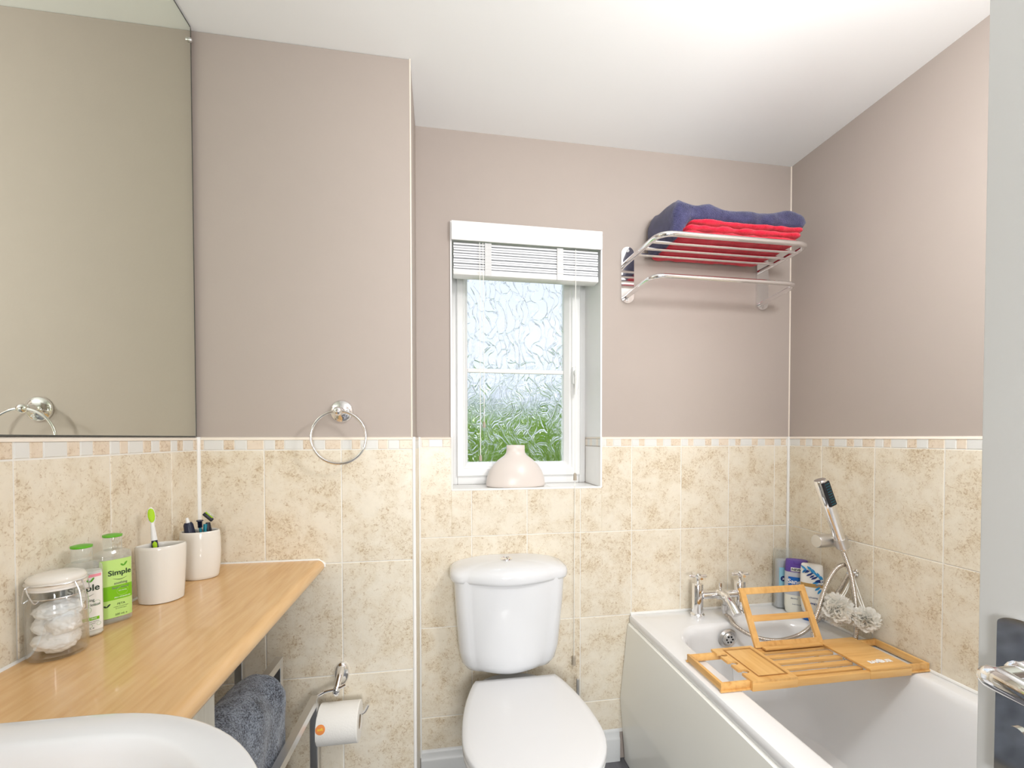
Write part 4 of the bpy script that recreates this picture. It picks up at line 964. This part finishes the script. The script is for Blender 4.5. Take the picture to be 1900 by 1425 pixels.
for i in range(ny+1):
    t = i/ny; y = .895+.272*t; e = math.sqrt(max(.0, 1-(max(0, abs(t-.5)*2-.88)/.12)**2)); e = max(.25, e)
    prof2 = []; xc = -.4385-.004*(1-t)+.002
    top = .715+.006*math.sin(t*5); R_ = .058*e
    zlow = .30
    n2 = 40
    outer_ = []
    for j in range(14): z = zlow+(.655-zlow)*j/13; outer_.append((xc+R_*(1.02+.22*(1-j/13)), z))
    for j in range(1, 14): a = PI*j/14; outer_.append((xc+R_*math.cos(a), .655+(top-.655)*math.sin(a)*(.6+.4*e)))
    for j in range(14): z = .655-(.655-zlow)*j/13; outer_.append((xc-R_*(1.0+.15*j/13), z))
    inner_ = []
    ri = .013
    for j in range(14): z = zlow+.004+(.665-zlow)*j/13; inner_.append((xc-ri, z))
    for j in range(1, 6): a = PI-PI*j/6; inner_.append((xc+ri*math.cos(a), .672+ri*math.sin(a)))
    for j in range(14): z = .665-(.665-zlow-.004)*j/13; inner_.append((xc+ri, z))
    ring = []
    for k, (x, z) in enumerate(outer_+inner_):
        nn = (noise.noise(Vector((x*16, y*16, z*9)))*.012+noise.noise(Vector((x*60, y*60, z*60)))*.0025) if k < len(outer_) else 0
        ring.append((x+nn*(1 if x > xc else -1), y+ (noise.noise(Vector((x*20, 3, z*14)))*.012), z+(nn*.5 if .65 < z else 0)))
    rings.append(ring)
tag(obj('hand_towel', mb.loft(rings), 'terry_grey', angle=180), 'charcoal grey towel draped over the towel stand', 'towel')

# ================================================================== THINGS ON THE WORKTOP
zw = WT+.0004
# ---- clip-top jar with cotton wool
jl = (-.621, .842, zw)
jr = thing('clip_top_jar', 'glass clip-top jar with a cream lid holding cotton wool', 'jar', jl)
J = MB()
outp = [(.040, 0), (.047, .002), (.050, .008), (.050, .082), (.0485, .091), (.0445, .098), (.0425, .101), (.0425, .112)]
inp = [(.0400, .112), (.0400, .101), (.0425, .096), (.0460, .090), (.0475, .081), (.0475, .010), (.044, .006), (.0, .005)]
J.lathe([(0, 0)]+outp+inp, n=48, cap0=False, cap1=False)
KS = Matrix.Diagonal((.76, .76, 1, 1))
obj('glass_body', J.xf(KS), 'glass', jr, False, angle=40)
obj('seal_ring', MB().lathe([(.041, .1115), (.046, .1115), (.0465, .1135), (.046, .1155), (.041, .1155)], n=40).xf(KS), 'brush_white', jr, False)
obj('lid', MB().lathe([(.040, .1155), (.0485, .1160), (.0490, .120), (.0488, .1225), (.0465, .1235), (.0478, .1250), (.0475, .1285), (.043, .1325), (.030, .1355), (.012, .1368), (0, .137)], n=48).xf(KS), 'cup', jr, False, angle=50)
wr_ = MB(); wr_.tube([(.0437*math.cos(2*PI*i/40), .0437*math.sin(2*PI*i/40), .099) for i in range(41)], .0011, 6)
wr_.tube([(.0495*math.cos(2*PI*i/40), .0495*math.sin(2*PI*i/40), .1215) for i in range(41)], .0011, 6)
for a0 in (-1.9, 1.24):
    def q(a, r, z): return (r*math.cos(a), r*math.sin(a), z)
    wr_.tube(catmull([q(a0-.32, .0437, .099), q(a0-.28, .054, .097), q(a0-.05, .056, .118), q(a0, .0495, .1225), q(a0+.05, .056, .118), q(a0+.28, .054, .097), q(a0+.32, .0437, .099)], 6), .0011, 6)
wr_.tube(catmull([q(-.35, .0495, .1215), q(-.30, .057, .105), q(-.28, .062, .078), q(-.2, .0625, .074), q(-.12, .062, .078), q(-.10, .057, .105), q(-.05, .0495, .1215)], 6), .0013, 6)
obj('wire_clasp', wr_.xf(KS), 'chrome_soft', jr, False)
rnd = random.Random(12); k = 0
for (dx, dy, dz, sx_, sy_, sz_, rz_, lab) in ((.002, -.002, .0245, .030, .028, .0170, .3, 'white cotton wool ball lowest in the glass jar'), (-.012, .004, .049, .023, .022, .0185, 1.2, 'white cotton wool ball at the left of the glass jar'), (.012, -.005, .052, .021, .022, .0185, 2.2, 'white cotton wool ball at the right of the glass jar'), (-.001, .002, .073, .029, .027, .0145, .7, 'white cotton wool ball topmost in the glass jar')):
    b = bmesh.new(); bmesh.ops.create_icosphere(b, subdivisions=5, radius=1)
    for v in b.verts:
        n = v.co.copy(); d = 1+.22*noise.noise(n*1.6+Vector((k*5, 0, 0)))+.09*noise.noise(n*5+Vector((k, 0, 0)))+.035*noise.noise(n*16)
        v.co = Vector((n.x*sx_*d, n.y*sy_*d, n.z*sz_*d))
    me = bpy.data.meshes.new('cotton_ball'); b.to_mesh(me); b.free(); me.shade_smooth(); me.materials.append(M['cotton'])
    o = link('cotton_ball', me); o.location = (jl[0]+dx, jl[1]+dy, jl[2]+dz); o.rotation_euler = (0, 0, rz_); tag(o, lab, 'cotton wool', 'cotton wool balls in the jar'); k += 1

# ---- skincare bottles
def skin_bottle(loc, rz, label, kind):
    t = thing('skincare_bottle', label, 'bottle', loc, rz, None)
    a, b_, n = .0275, .0165, 3.2
    if kind == 'lotion':
        obj('body', sloft([(a-.003, b_-.003, 0), (a, b_, .004), (a, b_, .120), (a-.001, b_-.001, .126), (.019, .013, .133), (.0145, .0128, .135)], n), 'plastic_clear', t, False)
        obj('contents', sloft([(a-.0035, b_-.0035, .001), (a-.0012, b_-.0012, .004), (a-.0012, b_-.0012, .112), (a-.002, b_-.002, .116)], n), 'lotion', t, False)
    else:
        obj('body', sloft([(a-.003, b_-.003, 0), (a, b_, .004), (a, b_, .130), (a-.001, b_-.001, .135), (.019, .013, .139), (.0145, .0128, .140)], n), 'plastic_clear', t, False)
        obj('contents', sloft([(a-.0035, b_-.0035, .001), (a-.0012, b_-.0012, .004), (a-.0012, b_-.0012, .122), (a-.002, b_-.002, .123)], n), 'plastic_clear', t, False)
    z0_ = .135 if kind == 'lotion' else .140
    c = obj('cap', MB().lathe([(.0150, 0), (.0165, .002), (.0165, .007), (.0158, .008), (.0165, .009), (.0165, .0245)], c=(0, 0, z0_), n=32, sx=1.02).xf(Matrix.Diagonal((.86, .86, 1, 1))), 'plastic_clear', t, False)
    obj('cap_top', MB().lathe([(.0162, .0245), (.0172, .0255), (.0172, .0285), (.010, .030), (0, .0303)], c=(0, 0, z0_), n=32, sx=1.02).xf(Matrix.Diagonal((.86, .86, 1, 1))), 'green_cap', c, False)
    lx0, lx1 = -.0245, .0245
    top_ = .113 if kind == 'lotion' else .123
    lbx = obj('label', label_mb(a, b_, n, lx0, lx1, .012, top_, .0004), 'label_white' if kind == 'lotion' else 'label_lime', t, False, flipfix=False)
    cx = .002 if kind == 'lotion' else .0055
    zt2 = top_-.030
    obj('lettering', wrap_text('Simple', .0160 if kind == 'lotion' else .0138, cx-(.003 if kind == 'lotion' else .001), zt2, a, b_, n, .0010, .0003), 'ink', lbx, False, flipfix=False, smooth=False)
    f = wrapf(a, b_, n); sw = []
    for i in range(13):
        x = -.012+.022*i/12; zz = zt2-.006-.0028*math.sin(PI*i/12); sw += [f(cx+x, zz, .001), f(cx+x, zz-.0008*math.sin(PI*(i+.3)/12.6)-.0002, .001)]
    obj('swoosh', MB().add(sw, [(2*i, 2*i+2, 2*i+3, 2*i+1) for i in range(12)]), 'ink', lbx, False, flipfix=False, smooth=False)
    def leaf2(cx_, cz_, ang, ln, wd):
        v_ = []
        for i in range(10):
            tt = 2*PI*i/10; x = ln/2*math.cos(tt)+ln/2; y = wd/2*math.sin(tt)
            v_.append(f(cx_+x*math.cos(ang)-y*math.sin(ang), cz_+x*math.sin(ang)+y*math.cos(ang), .001))
        return v_, [tuple(range(10))]
    obj('leaf_mark', MB().add(*leaf2(cx+.005, zt2+.0155, .95, .0095, .0032)).add(*leaf2(cx+.005, zt2+.0155, 2.4, .0065, .0032)), 'ink_green', lbx, False, flipfix=False, smooth=False)
    lines = [('kind to skin', .006)] if 0 else []
    if kind == 'lotion':
        tx = [('purifying', .0068, zt2-.019), ('cleansing lotion', .0068, zt2-.0275)]
        obj('pink_band', label_mb(a, b_, n, lx0+.002, lx1-.002, top_-.006, top_-.001, .0008), 'pink', lbx, False, flipfix=False)
        obj('green_band', label_mb(a, b_, n, -.017, .019, .030, .0355, .0008), 'label_green', lbx, False, flipfix=False)
        obj('band_lettering', wrap_text('100% SOAP FREE', .0042, cx-.002, .0315, a, b_, n, .0012), 'ink_white', lbx, False, flipfix=False, smooth=False)
        ex = [('200 mL e', .005, .0145), ('for all skin types, even sensitive', .0026, .0265), ('no perfume or colour', .0026, .0235)]
        dr_ = MB()
        for (xx, zz, r) in ((.002, .049, .006), (.016, .060, .0045), (-.014, .055, .004), (.018, .022, .003), (.006, .020, .003)):
            pts = [f(xx+r*math.cos(2*PI*i/16), zz+r*math.sin(2*PI*i/16), .0009) for i in range(17)]; dr_.tube(pts, .00018, 4)
        obj('outline_drawing', dr_, 'ink_green', lbx, False, flipfix=False)
    else:
        tx = [('soothing', .0068, zt2-.018), ('facial toner', .0068, zt2-.0265)]
        obj('green_panel', label_mb(a, b_, n, lx0, lx1, .046, .073, .0008), 'label_green', lbx, False, flipfix=False)
        dr_ = MB(); pts = [f(.008+.009*math.cos(2*PI*i/20), .0615+.009*math.sin(2*PI*i/20), .0012) for i in range(21)]; dr_.tube(pts, .0002, 4)
        obj('round_drawing', dr_, 'label_lime', lbx, False, flipfix=False)
        obj('panel_lettering', wrap_text('PRO VITAMIN B5', .0034, .008, .0485, a, b_, n, .0012).add(*(lambda m: (m.v, m.f))(wrap_text('skin loving', .003, .008, .061, a, b_, n, .0012))), 'ink_white', lbx, False, flipfix=False, smooth=False)
        obj('tick_mark', MB().add(*leaf2(-.016, .034, .85, .008, .003)).add(*leaf2(-.016, .034, 2.5, .006, .003)), 'ink', lbx, False, flipfix=False, smooth=False)
        ex = [('PETA', .0055, .035), ('cruelty free and vegan', .0026, .031), ('for all skin types', .0026, .0275), ('200 mL e', .005, .0155)]
    e_ = MB()
    for s_, z_, q_ in ex: m_ = wrap_text(s_, z_, cx, q_, a, b_, n, .001); e_.add(m_.v, m_.f)
    obj('fine_print', e_, 'ink', lbx, False, flipfix=False, smooth=False)
    e_ = MB()
    for s_, z_, q_ in tx: m_ = wrap_text(s_, z_, cx, q_, a, b_, n, .001, .0001, .88); e_.add(m_.v, m_.f)
    obj('subtitle', e_, 'ink_grey', lbx, False, flipfix=False, smooth=False)
skin_bottle((-.630, .907, zw), .80, 'skincare bottle with a white label and green cap behind the jar', 'lotion')
skin_bottle((-.624, .974, zw), .90, 'skincare bottle with a lime green label beside the white tumbler', 'toner')

# ---- tumblers
def tumbler(name, label, loc, rz, secf, h, prof):
    """prof: (scale, z) outer; inner follows"""
    t = thing(name, label, 'tumbler', loc, rz)
    rings = [secf(s, z) for s, z in prof]
    rings += [secf(prof[-1][0]-.03, h+.001), secf(prof[-1][0]-.075, h-.0008)]
    for s, z in reversed(prof[1:-1]): rings.append(secf(s-.085, max(z, .007)))
    obj('cup', MB().loft(rings, True, True, True), 'cup', t, False, angle=50)
    return t
def lens(s, z):
    """vesica with two pointed corners: flat-ish front arcs"""
    out = []; W2, H2 = .048, .036; n = 18
    for i in range(n+1):
        u = -1+2*i/n; out.append((W2*u, -H2*(1-abs(u)**2.4)))
    for i in range(1, n):
        u = 1-2*i/n; out.append((W2*u, H2*.8*(1-abs(u)**2.2)))
    # soften the points
    o2 = []
    for i in range(len(out)):
        a, b, c = out[i-1], out[i], out[(i+1) % len(out)]
        o2.append((.25*a[0]+.5*b[0]+.25*c[0], .25*a[1]+.5*b[1]+.25*c[1]))
    return [(x*s, y*s, z) for x, y in o2]
def oval(s, z): return [(.0445*s*math.cos(2*PI*i/48), .033*s*math.sin(2*PI*i/48), z) for i in range(48)]
tumbler('lens_tumbler', 'cream ceramic pointed-oval tumbler holding a green toothbrush', (-.601, 1.085, zw), .52, lens, .122, [(.80, 0), (.87, .0015), (.885, .006), (.92, .03), (.97, .08), (1.0, .116), (.99, .121)])
tumbler('oval_tumbler', 'cream ceramic bulged oval tumbler holding razors by the corner', (-.600, 1.245, zw), .30, oval, .119, [(.80, 0), (.86, .002), (.90, .008), (.97, .035), (1.0, .065), (.985, .098), (.955, .115), (.94, .118)])
# toothbrush
tb0, tb1 = Vector((-.607, 1.092, zw+.012)), Vector((-.629, 1.100, zw+.196))
tbr = thing('toothbrush', 'white and lime green toothbrush standing in the front tumbler', 'toothbrush', tuple(tb0))
bd1 = (tb1-tb0).normalized(); fr = Vector((.5, -.86, 0)); fr = (fr-bd1*fr.dot(bd1)).normalized(); sdv = bd1.cross(fr)
def strip(ts, ws, th, off=0):
    rings = []
    for t_, w_ in zip(ts, ws):
        c = tb0+bd1*t_+fr*off; rings.append([c+sdv*w_*math.cos(a)+fr*th*math.sin(a) for a in [2*PI*j/14 for j in range(14)]])
    return MB().loft(rings)
obj('handle', strip([0, .01, .06, .10, .118], [.003, .0055, .006, .0062, .0055], .0045), 'navy_plastic', tbr)
obj('neck', strip([.118, .13, .15, .160], [.0058, .0052, .0038, .0036], .0035), 'brush_white', tbr)
obj('head', strip([.156, .160, .168, .178, .187, .191], [.003, .0055, .0072, .0072, .0055, .002], .0032), 'brush_white', tbr)
obj('tongue_pad', strip([.158, .163, .170, .179, .186, .189], [.002, .0048, .0062, .0060, .0044, .001], .0018, .0026), 'lime', tbr)
obj('thumb_grip', strip([.100, .104, .112, .116], [.002, .0042, .0040, .001], .0025, .0032), 'lime', tbr)
# bristles behind
brs = MB()
for i in range(6):
    for j in (-.004, 0, .004):
        c = tb0+bd1*(.163+i*.0045)+sdv*j-fr*.003; brs.tube([c, c-fr*.009], .0012, 6)
obj('bristles', brs, 'brush_white', tbr)
# electric toothbrush handle, razor
eb = thing('trimmer', 'navy handle with a pale tip at the left of the rear tumbler', 'trimmer', (-.618, 1.240, zw+.01))
e0, e1 = Vector((-.606, 1.245, zw+.010)), Vector((-.624, 1.236, zw+.145))
ed = (e1-e0).normalized()
obj('grip', MB().tube([e0, e0+ed*.09, e0+ed*.128, e0+ed*.1335], [.009, .0125, .0105, .008], 20), 'navy_plastic', eb)
obj('tip', MB().tube([e0+ed*.1325, e0+ed*.14, e0+ed*.146], [.0048, .004, .0028], 12), 'brush_white', eb)
rz0, rz1 = Vector((-.585, 1.258, zw+.012)), Vector((-.590, 1.262, zw+.150))
rzr = thing('razor', 'black and teal razor standing in the rear tumbler', 'razor', tuple(rz0))
rd = (rz1-rz0).normalized()
obj('handle', MB().tube([rz0, rz0+rd*.07, rz0+rd*.108, rz0+rd*.125], [.004, .006, .0075, .005], 14), 'black_plastic', rzr)
obj('grip', MB().tube([rz0+rd*.085+Vector((-.004, -.004, 0)), rz0+rd*.122+Vector((-.004, -.004, 0))], [.0055, .005], 12), 'teal', rzr)
RR = Matrix.Translation(rz0+rd*.141) @ Matrix.Rotation(.3, 4, 'Z') @ Matrix.Rotation(-.75, 4, 'Y')
hdz = obj('head', MB().box(-.005, .004, -.005, .005, -.016, .012, .002).xf(RR), 'black_plastic', rzr)
obj('blade_strip', MB().box(.0035, .006, -.005, .005, -.011, .011, .001).xf(RR), 'lime', hdz)
obj('guard', MB().box(.0061, .011, -.008, .008, -.011, .009, .002).xf(RR), 'plastic_clear', hdz)
r2 = thing('small_brush', 'dark ribbed interdental brush between the trimmer and the razor', 'brush', (-.597, 1.249, zw+.01))
s0 = Vector((-.597, 1.251, zw+.01)); s1 = Vector((-.604, 1.252, zw+.142)); sdd = (s1-s0)
obj('stem', MB().tube([s0, s1], .0028, 10), 'teal', r2)
obj('bristles', MB().tube([s0+sdd*(.88+.12*i/16) for i in range(17)], [.004 if i % 2 else .0062 for i in range(17)], 10).tube([s1, s1+Vector((0, 0, .003))], .0075, 10), 'navy_plastic', r2)
